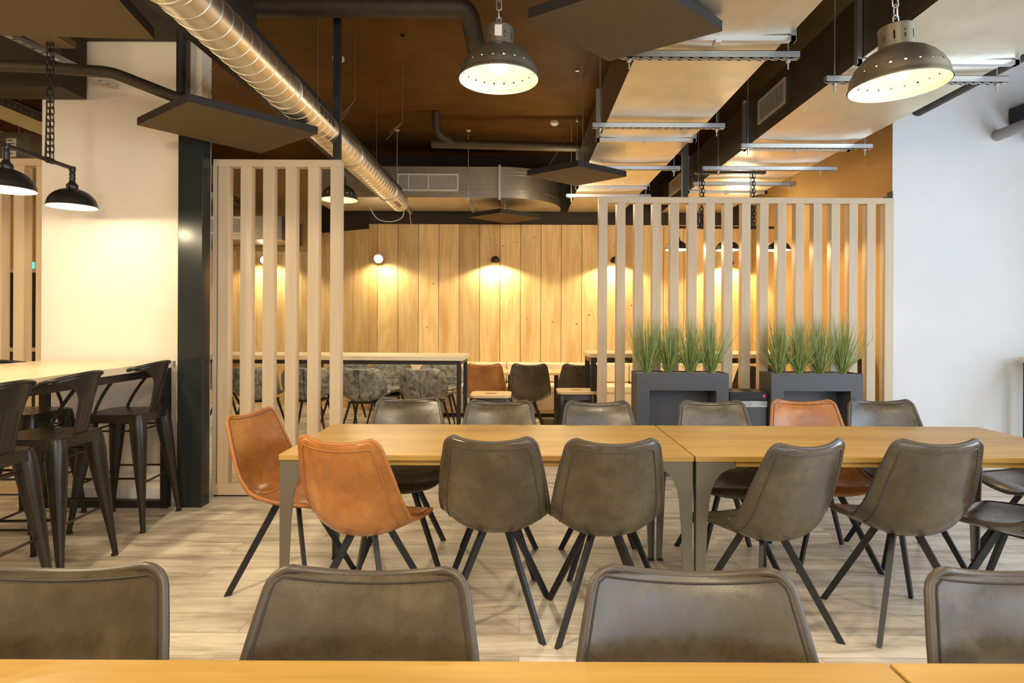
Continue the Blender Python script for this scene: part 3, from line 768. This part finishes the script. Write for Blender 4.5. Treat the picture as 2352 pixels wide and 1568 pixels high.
def side_grille(x, y0, y1, z0, z1, par):
    mb = MB(); q = .018
    mb.box(x-.012, x, y0, y1, z0, z0+q); mb.box(x-.012, x, y0, y1, z1-q, z1); mb.box(x-.012, x, y0, y0+q, z0+q, z1-q); mb.box(x-.012, x, y1-q, y1, z0+q, z1-q)
    n = 14
    for i in range(n):
        yy = y0+q + (y1-y0-2*q)*(i+.5)/n; mb.box(x-.008, x-.001, yy-.005, yy+.005, z0+q, z1-q)
    g = mb.build('side_grille', M['grille'], par)
    MB().box(x-.0012, x-.0004, y0+q, y1-q, z0+q, z1-q).build('grille_core', M['grilledark'], g)
side_grille(2.049, 4.78, 5.32, 3.05, 3.25, d2)
side_grille(2.049, 7.9, 8.5, 3.05, 3.25, d2)
def strut(xa, xb, y, label, group, z=2.915, ext=.12):
    t = thing('hanger_rail', label, 'hanger rail', (0,0,0), group=group)
    mb = MB(); a, b = xa-ext, xb+ext
    # open channel with a slotted underside
    zt, zb, yw = z, z-.042, .021
    mb.box(a, b, y-yw, y-yw+.003, zb, zt); mb.box(a, b, y+yw-.003, y+yw, zb, zt)
    n = int((b-a)/.055); s = (b-a)/n
    for i in range(n):
        mb.box(a+i*s, a+i*s+.020, y-yw, y+yw, zb, zb+.003)
    mb.box(a, b, y-yw, y-.007, zb, zb+.003); mb.box(a, b, y+.007, y+yw, zb, zb+.003)
    mb.box(a, b, y-yw, y+yw, zt-.003, zt)
    mb.build('channel', M['zinc'], t)
    for x in (xa-.06, xb+.06):
        r = MB().cyl((x, y, z-.10), (x, y, H_CEIL), .005, 8).build('threaded_rod', M['zinc'], t)
        MB().cyl((x, y, z-.06), (x, y, z-.045), .014, 6).build('nut', M['zinc'], r)
    return t
NS = ['nearest', 'second', 'third', 'fourth']
for i, y in enumerate((3.57, 4.87, 6.22, 7.62)):
    strut(.682, 1.483, y, '%s slotted hanger rail under the duct right of the centre lamp, counting from the front' % NS[i], 'hanger rails under the centre duct')
for i, y in enumerate((3.92, 5.42, 6.22, 6.92)):
    strut(2.05, 2.96, y, '%s slotted hanger rail under the dark-sided right duct, counting from the front' % NS[i], 'hanger rails under the right duct', ext=.12 if i != 2 else .22)

# far duct along the back with a rounded end
t = thing('rectangular_duct', 'galvanised duct with a rounded end along the far wall above the pine boards', 'duct', (0,0,0))
fr = 8.0; bk = 9.02; pl = [(-2.75, bk), (-2.75, fr)] + [(-.30, fr)]
pl = [(-2.75, fr)] + [(-.25 + .82*math.sin(a), fr+.86 - .86*math.cos(a)) for a in [PI/2*k/14 for k in range(15)]] + [(.57, bk), (-2.75, bk)]
mb = MB(); nn = len(pl)
mb.add([(x, y, D0) for x, y in pl], [tuple(range(nn))[::-1]]); mb.build('duct_underside', M['galv'], t)
mb = MB(); v = [(x, y, D0) for x, y in pl] + [(x, y, D1-.0) for x, y in pl]
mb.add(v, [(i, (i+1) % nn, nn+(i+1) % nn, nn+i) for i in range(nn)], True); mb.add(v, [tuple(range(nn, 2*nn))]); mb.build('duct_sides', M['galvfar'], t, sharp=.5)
mb = MB()
for z in (D0+.10, D1-.06, D1-.10): mb.tube([(x, y-.001, z) for x, y in pl[:16]], .004, 6)
mb.build('pressed_bead', M['galvfar'], t)
mb = MB(); gx0, gx1, gz0, gz1 = -1.61, -.81, 3.02, 3.245; q = .022; gy = fr
mb.box(gx0, gx1, gy-.014, gy, gz0, gz0+q); mb.box(gx0, gx1, gy-.014, gy, gz1-q, gz1)
for x in (gx0, gx0+.15, gx0+.40, gx1-q): mb.box(x, x+q*.7 if x not in (gx0, gx1-q) else x+q, gy-.014, gy, gz0+q, gz1-q)
for i in range(44): xx = gx0+q+(gx1-gx0-2*q)*i/44; mb.box(xx, xx+.005, gy-.009, gy-.002, gz0+q, gz1-q)
for i in range(11): zz = gz0+q+(gz1-gz0-2*q)*i/11; mb.box(gx0+q, gx1-q, gy-.0085, gy-.0025, zz, zz+.005)
g = mb.build('front_grille', M['grille'], t)
MB().box(gx0+q, gx1-q, gy-.002, gy-.0005, gz0+q, gz1-q).build('grille_core', M['grilledark'], g)
MB().box(-.285,-.265, fr-.012, bk, D0-.03, D0-.004).box(-.29,-.26, fr-.03, fr-.004, D0-.03, D1+.02).build('joint_flange', M['zinc'], t)
for i, (x, lab) in enumerate(((-1.60, 'zinc hanger under the far rounded duct, left of its grille'), (-.68, 'zinc hanger under the far rounded duct, right of its grille'))):
    h = thing('hanger_rail', lab, 'hanger rail', (0,0,0), group='hangers of the far duct')
    MB().box(x-.02, x+.02, fr-.06, bk+.02, D0-.045, D0-.008).build('channel', M['zinc'], h)
    MB().cyl((x, fr-.035, D0-.06), (x, fr-.035, H_CEIL), .006, 8).build('threaded_rod', M['zinc'], h)
    MB().cyl((x, fr-.035, H_CEIL-.012), (x, fr-.035, H_CEIL), .03, 12).build('ceiling_plate', M['plastic_w'], h)

# spiral duct
SX, SZ, SR = -1.50, 2.80, .112
t = thing('spiral_duct', 'shiny round spiral steel duct running back along the ceiling left of centre', 'duct', (0,0,0))
ya, yb = 1.4, 7.62
mb = MB(); mb.tube([(SX, ya, SZ), (SX, yb, SZ)], SR, 40, caps=False); mb.add([], [])
cap = [(SX+SR*math.cos(2*PI*k/40), yb, SZ+SR*math.sin(2*PI*k/40)) for k in range(40)]
mb.add(cap, [tuple(range(40))]); mb.build('duct_body', M['spiral'], t)
pitch = .105; N = int((yb-ya)/pitch*28)
pts = [(SX+(SR+.001)*math.cos(2*PI*k/28), ya+pitch*k/28, SZ+(SR+.001)*math.sin(2*PI*k/28)) for k in range(N)]
MB().tube(pts, .0032, 5).build('spiral_seam', M['spiral'], t)
def slots(y0, nr, a0):
    mb = MB()
    for r in range(nr):
        for k in range(4):
            a = a0 + r*.17; yy = y0 + k*.085
            c = Vector((SX+(SR+.002)*math.cos(a), yy, SZ+(SR+.002)*math.sin(a)))
            nrm = Vector((math.cos(a), 0, math.sin(a))); tg = Vector((-math.sin(a), 0, math.cos(a)))
            q = [c+tg*i*.007+Vector((0,j*.028,0)) for i, j in ((-1,-1),(1,-1),(1,1),(-1,1))]
            mb.hull2([p-nrm*.004 for p in q], [p+nrm*.001 for p in q])
    return mb
slots(7.1, 2, math.radians(-62)).build('outlet_slots', M['blackmatt'], t)
slots(4.30, 3, math.radians(-5)).build('outlet_slots', M['blackmatt'], t)
for y in (2.6, 3.9, 5.4, 6.9): MB().tube([(SX+(SR+.004)*math.cos(2*PI*k/32), y, SZ+(SR+.004)*math.sin(2*PI*k/32)) for k in range(32)], .006, 6, closed=True).build('joint_band', M['spiral'], t)
for i, y in enumerate((2.95, 4.55, 6.4)):
    MB().tube([(SX, y, H_CEIL), (SX, y, SZ+SR)], .0016, 5).build('hanging_wire', M['wire'], t)
t = thing('cable_tray', 'dark cable tray just above the round spiral duct', 'cable tray', (0,0,0))
MB().box(-1.93, -1.53, .8, 7.9, 2.985, 3.0).build('tray_base', M['blackmatt'], t)
MB().box(-1.94, -1.93, .8, 7.9, 2.985, 3.06).box(-1.53, -1.52, .8, 7.9, 2.985, 3.03).build('tray_sides', M['blackmatt'], t)
for y in (1.8, 7.6): MB().cyl((-1.82, y, 3.0), (-1.82, y, H_CEIL-.002), .004, 8).build('support_rod', M['blackmatt'], t)

# left cable tray and far-left duct
t = thing('cable_tray', 'perforated metal cable tray at the upper left edge', 'cable tray', (0,0,0))
mb = MB(); y0, y1 = 4.62, 9.5
mb.box(-4.42, -4.12, y0, y1, 3.04, 3.045); mb.build('tray_base', M['galv'], t)
for k, x in enumerate((-4.42, -4.123)):
    mb = MB(); 
    mb.box(x, x+.003, y0, y1, 3.04, 3.055); mb.box(x, x+.003, y0, y1, 3.105, 3.12); mb.box(x, x+.003, y0, y1, 3.078, 3.085)
    q = y0
    while q < y1: mb.box(x, x+.003, q, q+.025, 3.055, 3.105); q += .06
    mb.build('tray_side', M['galvdark'], t)
for y in (5.6, 8.0): MB().cyl((-4.27, y, 3.04), (-4.27, y, H_CEIL), .006, 8).build('support_rod', M['zinc'], t)
t = thing('rectangular_duct', 'grey duct box with a paper sticker, at the left edge above the left slat screen', 'duct', (0,0,0))
MB().box(-5.9, -4.78, 6.0, 8.9, 2.88, 3.16).build('duct_box', M['galvfar'], t)
st = MB().box(-5.005, -4.91, 5.996, 5.9995, 2.92, 3.10).build('paper_sticker', M['sticker'], t)
mb = MB()
for i in range(5): mb.box(-4.992, -4.992+.05+.02*(i % 2), 5.9945, 5.9959, 3.075-.032*i, 3.085-.032*i)
mb.build('printed_lines', M['ink'], st)
MB().cyl((-4.93, 6.06, 3.16), (-4.93, 6.06, H_CEIL), .006, 8).build('threaded_rod', M['zinc'], t)
t = thing('rectangular_duct', 'grey duct with a white grille seen through the left slat screen', 'duct', (0,0,0))
MB().box(-5.6, -3.45, 8.9, 9.74, 2.50, 2.84).build('duct_box', M['galvfar'], t)
mb = MB(); mb.box(-4.60, -3.86, 8.888, 8.90, 2.575, 2.60); mb.box(-4.60, -3.86, 8.888, 8.90, 2.80, 2.825); mb.box(-4.60,-4.575,8.888,8.90,2.60,2.80); mb.box(-3.885,-3.86,8.888,8.90,2.60,2.80)
for i in range(34): mb.box(-4.575+.0203*i, -4.569+.0203*i, 8.892, 8.898, 2.60, 2.80)
for i in range(10): mb.box(-4.575, -3.885, 8.8925, 8.8975, 2.61+.02*i, 2.615+.02*i)
g = mb.build('front_grille', M['grille'], t)
MB().box(-4.575, -3.885, 8.8982, 8.8998, 2.60, 2.80).build('grille_core', M['grilledark'], g)

# ------------------------------------------------------------------ acoustic panels
def panel(corners, z, th, label, apex=None, ztop=H_CEIL, sc_=1):
    c = [Vector((x*sc_, y*sc_, 0)) for x, y in corners]; m = sum(c, Vector())/len(c)
    t = thing('acoustic_panel', label, 'ceiling panel', (m.x, m.y, z), group='hanging felt ceiling panels')
    q = [(p.x-m.x, p.y-m.y) for p in c]; n = len(q)
    area = sum(q[i][0]*q[(i+1) % n][1]-q[(i+1) % n][0]*q[i][1] for i in range(n))
    if area < 0: q = q[::-1]
    mb = MB(); v = [(x, y, 0) for x, y in q] + [(x, y, th) for x, y in q]
    mb.add(v, [(i, (i+1) % n, n+(i+1) % n, n+i) for i in range(n)] + [tuple(range(n, 2*n))]); mb.build('panel_edge', M['paneledge'], t)
    MB().add([(x, y, 0) for x, y in q], [tuple(range(n))[::-1]]).build('panel_face', M['panel'], t)
    if apex is None: apex = min(.55, ztop-z-.06)
    mb = MB()
    for x, y in q: mb.tube([(x*.62, y*.62, th), (0, 0, apex)], .0014, 5)
    mb.tube([(0,0,apex), (0,0,ztop-z)], .0016, 5); mb.build('hanging_wires', M['wire'], t)
    MB().cyl((0,0,apex-.012),(0,0,apex+.02), .007, 8).build('wire_grip', M['zinc'], t)
    MB().cyl((0,0,ztop-z-.012),(0,0,ztop-z-.001), .02, 10).build('ceiling_hook', M['wire'], t)
    return t
panel([(-2.59,4.16),(-2.0,3.70),(-1.43,4.34),(-2.05,4.86)], 2.62, .05, 'dark felt panel hanging in front of the pillar, its tip pointing left', sc_=.97)
panel([(.034,3.22),(.57,2.85),(1.09,3.35),(.53,3.75)], 2.86, .055, 'big dark felt panel at the top edge, right of the centre lamp', sc_=.955)
panel([(.06,6.0),(.52,5.62),(1.03,6.02),(.58,6.45)], 2.76, .055, 'brown felt panel hanging left of the right slat screen, below the galvanised duct')
panel([(-.72,8.38),(-.26,7.98),(.275,8.45),(-.18,8.92)], 2.745, .055, 'farthest felt panel, a small lit diamond just above the pine boards', ztop=2.926)
panel([(-2.70,3.06),(-2.62,2.35),(-1.72,2.42),(-1.845,3.10)], 2.76, .055, 'large lit felt panel at the top left corner')

for i, (x, y, zl) in enumerate(((-1.32, 4.9, 3.10), (-1.02, 5.3, 3.05))):
    t = thing('hanging_wire', ['thin steel wire with a ceiling hook, right of the black screen post', 'second thin steel wire hanging right of the black screen post'][i], 'wire', (x, y, 0))
    MB().tube([(0,0,H_CEIL), (0,0,zl)], .0016, 5).tube([(0,0,zl), (-.16,.1,2.93)], .0013, 5).tube([(0,0,zl), (-.09,-.1,2.93)], .0013, 5).build('wire_strand', M['wire'], t)
    MB().cyl((0,0,H_CEIL-.02), (0,0,H_CEIL-.001), .018, 10).build('ceiling_hook', M['blackmatt'], t)
# ------------------------------------------------------------------ pendant lamps
def chain(mb, p, q, link=.045, r=.0032, w=.011, k0=0):
    p, q = Vector(p), Vector(q); L = (q-p).length; n = max(1, round(L/(link*.78))); d = (q-p)/n
    for i in range(n):
        c = p + d*(i+.5); side = Vector((1,0,0)) if (i+k0) % 2 == 0 else Vector((0,1,0))
        u = d.normalized(); h = link/2 - w
        pts = []
        for k in range(12):
            a = 2*PI*k/12; s = math.sin(a); co = math.cos(a)
            pts.append(c + side*w*co + u*(w*s + (h if s > 0 else -h)))
        mb.tube(pts, r, 5, closed=True)
def spot_light(loc, power, color=(1,.72,.40), size=150, blend=.35, rad=.04, name='warm_light'):
    l = bpy.data.lights.new(name, 'SPOT'); l.energy = power; l.color = color; l.spot_size = math.radians(size); l.spot_blend = blend; l.shadow_soft_size = rad
    o = bpy.data.objects.new(name, l); COL.objects.link(o); o.location = loc; return o
def pt_light(loc, power, color=(1,.74,.42), rad=.05):
    l = bpy.data.lights.new('warm_light', 'POINT'); l.energy = power; l.color = color; l.shadow_soft_size = rad
    o = bpy.data.objects.new('warm_light', l); COL.objects.link(o); o.location = loc; return o
def pendant(label):
    t = thing('pendant_lamp', label, 'lamp', group='perforated dome pendant lamps')
    R = .20; hd = .165
    prof = [(R+.004, 0), (R+.005, .006), (R, .012), (R*.985, .030), (R*.968, .050), (R*.952, .058), (R*.86, .092), (R*.74, .120), (R*.60, .143), (R*.45, .158), (.078, hd)]
    MB().lathe(prof, 132, holes={4: 6}).build('lamp_shade', M['lampgrey'], t)
    MB().lathe([(r-.004, z-.001) for r, z in prof], 132, holes={4: 6}).build('shade_lining', M['enamel'], t)
    mb = MB(); mb.lathe([(.073, hd-.012), (.073, hd+.025), (.073, hd+.062), (.073, hd+.094), (.069, hd+.098), (.004, hd+.098)], 66, holes={1: 6}); mb.build('lamp_neck', M['lampgrey'], t, sharp=.6)
    MB().cyl((0,0,hd-.01), (0,0,hd+.085), .03, 14).build('lamp_holder', M['lampblack'], t)
    MB().sphere((0,0,.085), .047, 18, 12, 1.25).build('light_bulb', M['bulb'], t)
    mb = MB(); chain(mb, (0,0,hd+.098), (0,0,H_CEIL-2.38)); mb.build('chain', M['zinc'], t)
    MB().tube([(.006,.0,hd+.09), (.012,.01,.6), (.004,.0,1.0), (0,0,H_CEIL-2.38)], .0032, 6).build('power_cord', M['lampblack'], t)
    return t
p0 = pendant('perforated metal dome lamp hanging in the centre above the middle table'); p0.location = (-.115, 3.13, 2.575)
MB().box(-.018, .018, -.0775, -.0745, .19, .245).build('paper_tag', M['sticker'], p0)
p1 = dup(p0, (1.672, 2.735, 2.40), 0, 'perforated metal dome lamp hanging at the upper right in front of the dark-sided duct')
for k in kids(p1):
    if k.name.startswith('paper_tag'): bpy.data.objects.remove(k)
p2 = dup(p1, (-2.03, 6.9, 2.69), 0, 'perforated metal dome lamp seen behind the right end of the left slat screen')
p1.rotation_euler = (0, math.radians(-2.5), 0)
for p in (p0, p1, p2):
    for k in kids(p):
        if k.name.startswith(('chain', 'power_cord')):
            # rebuild to the true drop of each lamp
            base = k.name.split('.')[0]; mat = k.data.materials[0]; bpy.data.objects.remove(k)
            mb = MB(); top = H_CEIL - p.location.z
            if base == 'chain': chain(mb, (0,0,.263), (0,0,top), link=.062, r=.0036, w=.013)
            else: mb.tube([(.006,.0,.255), (.013,.008,.5), (.004,.0,.8), (0,0,top)], .0032, 6)
            mb.build(base, mat, p)

def pipe_lamp(label, domes, dirv, y0, y1, x, z, chains, dia, name='pipe_lamp'):
    """row of black domes under a dark pipe"""
    t = thing(name, label, 'lamp', (0,0,0), group='black dome lamps on a pipe')
    hd = dia*.42; zb = z + hd + .13
    ends = [Vector(d) for d in domes]
    p, q = ends[0].copy(), ends[-1].copy(); p.z = q.z = zb
    u = (q-p).normalized()
    mb = MB(); mb.tube([p - u*(y0), p, q] if y0 else [p, q], .0135, 10); mb.build('pipe', M['lampblack'], t)
    for d in ends:
        c = Vector(d)
        mb = MB(); R = dia/2
        prof = [(R*1.02, 0), (R, .004)] + [(R*math.cos(a), hd*math.sin(a)) for a in [PI/2*k/9 for k in range(1, 9)]] + [(.02, hd)]
        s = MB().lathe(prof, 40, c).build('lamp_shade', M['lampblack'], t)
        MB().lathe([(r*.975, zz-.003) for r, zz in prof], 40, c).build('shade_lining', M['enamel'], s)
        mb = MB()
        mb.lathe([(.030, hd-.012), (.034, hd+.005), (.034, hd+.022), (.022, hd+.034), (.016, hd+.05), (.019, hd+.062), (.016, hd+.075), (.019, hd+.088), (.0155, hd+.1), (.0155, hd+.13)], 18, c)
        mb.tube([(c.x, c.y, zb-.02), (c.x, c.y, zb+.012)], .019, 12); mb.build('lamp_holder', M['lampblack'], t)
        MB().sphere(c + Vector((0,0,.035)), .028, 14, 10, 1.2).build('light_bulb', M['bulbsoft'], t)
    for cpt in chains:
        mb = MB(); chain(mb, (cpt[0]-.012, cpt[1], zb+.012), (cpt[0]-.006, cpt[1], H_CEIL if cpt[2] is None else cpt[2]), link=.05, r=.0038, w=.012)
        chain(mb, (cpt[0]+.014, cpt[1], zb+.012), (cpt[0]+.008, cpt[1], H_CEIL if cpt[2] is None else cpt[2]), link=.05, r=.0038, w=.012, k0=1)
        mb.tube([(cpt[0]-.03, cpt[1], zb+.012), (cpt[0]-.026, cpt[1]+.01, zb+.4), (cpt[0]-.03, cpt[1], H_CEIL if cpt[2] is None else cpt[2])], .004, 6)
        mb.build('chain', M['lampblack'], t)
        MB().tube([(cpt[0], cpt[1]-.022, zb), (cpt[0], cpt[1]+.022, zb)] if abs(u.y) > .5 else [(cpt[0]-.022, cpt[1], zb), (cpt[0]+.022, cpt[1], zb)], .019, 12).build('pipe_clamp', M['lampblack'], t)
    return t
pipe_lamp('black pipe lamp with open domes over the left high table, on a chain', [(-2.91, 2.97, 2.085), (-2.92, 3.50, 2.085), (-2.93, 4.03, 2.085)], 'y', 2.0, 0, 0, 2.085, [(-2.925, 3.83, None)], .285)
pipe_lamp('black pipe lamp with three domes behind the right slat screen', [(1.60, 6.32, 2.085), (2.12, 6.32, 2.085), (2.64, 6.32, 2.085)], 'x', 0, 0, 0, 2.085, [(1.86, 6.32, 2.86), (2.38, 6.32, 2.86)], .235)
o = MB().box(1.78, 2.50, 6.29, 6.35, 2.86, 2.885).build('mounting_bar', M['black']); tag(o, 'dark mounting bar under the right duct that carries two chains', 'bar')
# small wall spots on the boards
def wall_spot(x, y, z, ang, label, lit=False):
    t = thing('wall_spot', label, 'lamp', (x, y, z), ang, group='small black spots on the pine boards')
    MB().cyl((0,0,0), (0,-.015,0), .035, 16).build('wall_plate', M['lampblack'], t)
    MB().tube([(0,-.01,0), (0,-.09,.02)], .008, 8).build('arm', M['lampblack'], t)
    mb = MB(); m = 8
    # dome shade opening downward (or towards us when lit)
    R = .068
    prof = [(R, 0), (R*.98, .02), (R*.85, .05), (R*.6, .075), (.01, .088)]
    s = mb.lathe(prof, 24).build('lamp_shade', M['lampblack'], t, solid=.003)
    s.location = (0, -.12, -.03); s.rotation_euler = (math.radians(-72 if lit else 14), 0, math.radians(8))
    b = MB().sphere((0,0,.022), (.058 if lit else .024), 14, 10).build('light_bulb', M['bulbhot' if lit else 'bulbsoft'], s)
    return t
wall_spot(-.37, 9.148, 2.235, 0, 'small black wall spot in the middle of the pine boards')
wall_spot(1.38, 9.148, 2.235, 0, 'small black wall spot on the boards behind the left slats of the right screen')
wall_spot(3.05, 9.148, 2.215, 0, 'small black wall spot on the boards behind the centre of the right screen')
wall_spot(-2.08, 9.148, 2.27, 0, 'glaring wall spot aimed at us, left end of the pine boards', True)
wall_spot(-4.0, 9.755, 2.30, 0, 'glaring wall spot aimed at us, seen between slats of the left screen', True)

# ------------------------------------------------------------------ pipes, detectors, cables
def pipe(name, pts, r, mat, label, cat='pipe', n=14):
    return tag(MB().tube(pts, r, n).build(name, mat), label, cat)
def bent(pts, rad=.12, n=6):
    P = [Vector(p) for p in pts]; out = [P[0]]
    for a, b, c in zip(P[:-2], P[1:-1], P[2:]):
        u = (a-b).normalized(); w = (c-b).normalized(); s, e = b+u*rad, b+w*rad
        for k in range(n+1):
            q = k/n; out.append(s*(1-q)**2 + b*2*q*(1-q) + e*q*q)
    return out + [P[-1]]
pipe('wrapped_pipe', bent([(-5.6,3.95,3.02), (-3.1,3.95,2.965), (-2.62,3.95,2.93), (-2.17,3.98,2.76), (-2.10,4.1,2.79)], .06), .036, M['pipe_ins'], 'dark wrapped pipe sagging across the upper left in front of the pillar')
pipe('drain_pipe', [(-2.40, 4.35, 2.80), (-2.40, 4.35, 3.5)], .030, M['blackmatt'], 'short black vertical pipe above the left hanging panel')
pipe('conduit', [(-2.445, 4.525, 2.842), (-2.445, 4.525, 3.394)], .016, M['galvdark'], 'grey stained conduit running up above the steel post')
pipe('drain_pipe', bent([(-2.2,4.55,3.66), (-.40,4.55,3.66), (-.36,4.75,3.52), (-.36,5.2,3.50)], .09), .072, M['pipe_ins'], 'dark wrapped pipe with an elbow along the top edge, left of the centre lamp')
pipe('drain_pipe', bent([(-1.0,7.25,3.8), (-1.0,7.3,3.56), (-.80,7.4,3.46)], .09), .052, M['pipe_brown'], 'brown elbow pipe dropping from the ceiling behind the centre lamp')
pipe('drain_pipe', [(-1.07,7.4,3.47), (2.0,7.4,3.40)], .055, M['pipe_brown'], 'brown horizontal pipe under the ceiling behind the centre lamp')
pipe('drain_pipe', [(3.67,5.712,3.32), (3.67,1.2,3.36)], .062, M['pipe_ins'], 'dark brown pipe running out of the white wall at the upper right')
pipe('grey_pipe', bent([(4.40,5.712,3.08), (4.40,5.3,3.08), (4.9,4.6,3.12)], .15), .050, M['pipe_grey'], 'grey pipe coming out of the white wall at the right edge')
pipe('grey_pipe', [(4.72,5.712,3.05), (4.72,4.4,3.05)], .045, M['pipe_grey'], 'lower grey pipe stub at the very right edge of the white wall')
o = MB().box(4.50, 5.5, 5.35, 5.69, 3.17, 3.32).build('wall_unit', M['blackmatt'], bevel=.004); tag(o, 'black box unit on the white wall at the right edge, above the grey pipe', 'box')
pipe('conduit', [(-4.6,4.56,3.30), (-4.6,9.80,3.30)], .045, M['pipe_ins'], 'dark pipe running back above the perforated tray, upper left')
for (x, y, lab) in ((.41, 7.6, 'round white smoke detector on the ceiling right of the centre lamp'), (-1.71, 5.76, 'round smoke detector on the ceiling beside the black post of the left screen')):
    t = thing('smoke_detector', lab, 'detector', (x, y, H_CEIL), group='ceiling smoke detectors')
    MB().lathe([(.055,0),(.055,-.018),(.045,-.035),(.028,-.046),(.002,-.05)], 24).build('detector_body', M['plastic_w'], t)
    MB().lathe([(.047,-.0185),(.0585,-.020),(.047,-.026)], 24).build('vent_ring', M['grille'], t)
t = MB().tube(crom([(-1.9,7.7,2.78),(-1.80,7.75,2.62),(-1.62,7.75,2.585),(-1.48,7.72,2.64),(-1.46,7.7,2.76)], 24), .006, 6).build('loose_cable', M['cable']); tag(t, 'loose white cable looping below the end of the spiral duct', 'cable')
t = MB().tube(crom([(-1.58,8.55,2.932),(-1.59,8.85,2.87),(-1.62,9.05,2.82),(-1.61,9.12,2.72)], 16), .005, 6).build('loose_cable', M['cable']); tag(t, 'white cable hanging down in front of the dark band right of the spiral duct', 'cable')
t = thing('mounting_rail', 'silver slotted rail under the ceiling, upper left above the wrapped pipe', 'rail', (0,0,0))
mb = MB(); a, b = Vector((-3.15, 3.25, 3.05)), Vector((-2.98, 4.53, 3.05)); d = (b-a)/20
for i in range(20): mb.beam(a+d*i, a+d*(i+.62), .036, .004)
mb.beam(a+Vector((.018,0,.014)), b+Vector((.018,0,.014)), .004, .03); mb.beam(a-Vector((.018,0,-.014)), b-Vector((.018,0,-.014)), .004, .03)
mb.build('slotted_channel', M['zinc'], t)
mb = MB(); mb.cyl((-3.10, 3.5, 3.06), (-3.10, 3.5, H_CEIL), .005, 8); mb.build('threaded_rod', M['zinc'], t)
o = MB().box(-3.02, -2.83, 3.05, 3.92, 3.07, 3.11).build('wooden_batten', M['batten']); tag(o, 'wooden batten that carries the chain of the left pipe lamp', 'batten')
o.location = (0,0,0)
t = thing('exit_sign', 'green emergency light glowing far back between the slats at the left edge', 'sign', (-6.3, 7.85, 2.02))
MB().box(-.04,.14,-.02,.02,-.05,.05).build('sign_case', M['plastic_w'], t)
MB().box(-.03,.13,-.0225,-.0205,-.04,.04).build('lit_face', M['green'], t)
# dark shelf-like front behind the left edge screen
t = thing('service_counter', 'dark counter front with a pale ledge, seen between the slats at the left edge', 'counter', (0,0,0))
MB().box(-6.79,-4.4,6.55,6.9,0,1.0).build('counter_front', M['darkwall'], t)
MB().box(-6.79,-4.36,6.5,6.95,1.0,1.04).build('worktop', M['bartopx'], t, bevel=.003)
MB().box(-6.79,-4.4,6.75,6.9,1.04,1.85).build('rear_panel', M['darkwall'], t)
MB().box(-6.79,-4.36,6.7,6.95,1.85,1.89).build('top_ledge', M['bartopx'], t)

# ------------------------------------------------------------------ light
WARM = (1, .78, .45); WARM2 = (1, .82, .54)
K = 1.0
for p, e in ((p0, 42), (p1, 38), (p2, 72)):
    l = p.location; spot_light((l.x, l.y, l.z+.03), e*K, WARM2, 164, .2, .045)
for (x, y, z, e) in ((-2.91, 2.97, 2.085, 40), (-2.92, 3.50, 2.085, 38), (-2.93, 4.03, 2.085, 20)): pt_light((x, y, z+.012), e*K, WARM2, .028)
for x in (1.60, 2.12, 2.64): pt_light((x, 6.32, 2.096), 24*K, WARM, .026)
for (x, y, z) in ((-.37, 9.0, 2.17), (1.38, 9.0, 2.17), (3.05, 9.0, 2.15)):
    o = spot_light((x, y-.06, z), 44*K, WARM, 148, .25, .03); o.rotation_euler = (math.radians(14), 0, 0)
for (x, y, z) in ((-2.08, 8.98, 2.22), (-4.0, 9.58, 2.25)):
    o = spot_light((x, y-.15, z), 40*K, WARM, 150, .4, .04); o.rotation_euler = (math.radians(10), 0, 0)
# added warm fill lights without modelled lamps, some of them within view
for (x, y, z, e) in ((-1.9, 1.1, 2.6, 140), (.2, -.9, 2.6, 110), (1.0, 1.5, 2.75, 48), (3.3, .6, 2.6, 80), (-3.0, 1.9, 2.5, 90), (-5.4, 4.0, 2.5, 60), (-5.2, 7.9, 2.3, 45), (.3, 7.4, 2.6, 75), (2.6, 8.0, 2.4, 35), (-1.2, 6.2, 2.6, 90)):
    spot_light((x, y, z), e*K, WARM2, 150, .55, .09)
for (x, y, z, e) in ((-1.9, 1.0, 2.7, 68), (.2, -.9, 2.8, 92), (-5.2, 2.6, 2.7, 35), (.6, 7.3, 2.75, 26), (2.75, 7.7, 2.6, 16), (-4.4, 7.9, 2.4, 10)):
    pt_light((x, y, z), e*K, WARM2, .15)  # unseen point fills added to lift the upper walls
# daylight through the windows on the right and the added window behind us
def daylight(loc, rot, sx, sy, power, color=(.68,.83,1)):
    l = bpy.data.lights.new('window_daylight', 'AREA'); l.shape = 'RECTANGLE'; l.size = sx; l.size_y = sy; l.energy = power; l.color = color
    o = bpy.data.objects.new('window_daylight', l); COL.objects.link(o); o.location = loc; o.rotation_euler = rot
    return o
for y in (-.85, 1.15, 3.15): daylight((XR+.05, y, 1.85), (0, math.radians(90), 0), 2.4, 1.6, 74*K)
daylight((2.7, YB-.02, 1.7), (math.radians(90), 0, 0), 3.6, 2.2, 58*K)
w = bpy.data.worlds.new('world'); sc.world = w; w.use_nodes = True
bg = w.node_tree.nodes['Background']; bg.inputs['Color'].default_value = (.75,.85,1,1); bg.inputs['Strength'].default_value = 1.0

sc.view_settings.view_transform = 'Standard'; sc.view_settings.look = 'None'; sc.view_settings.gamma = 1; sc.view_settings.use_curve_mapping = False
sc.view_settings.exposure = 0.27
sc.cycles.use_denoising = True
sc.cycles.max_bounces = 8; sc.cycles.diffuse_bounces = 5; sc.cycles.glossy_bounces = 4
sc.cycles.sample_clamp_indirect = 6
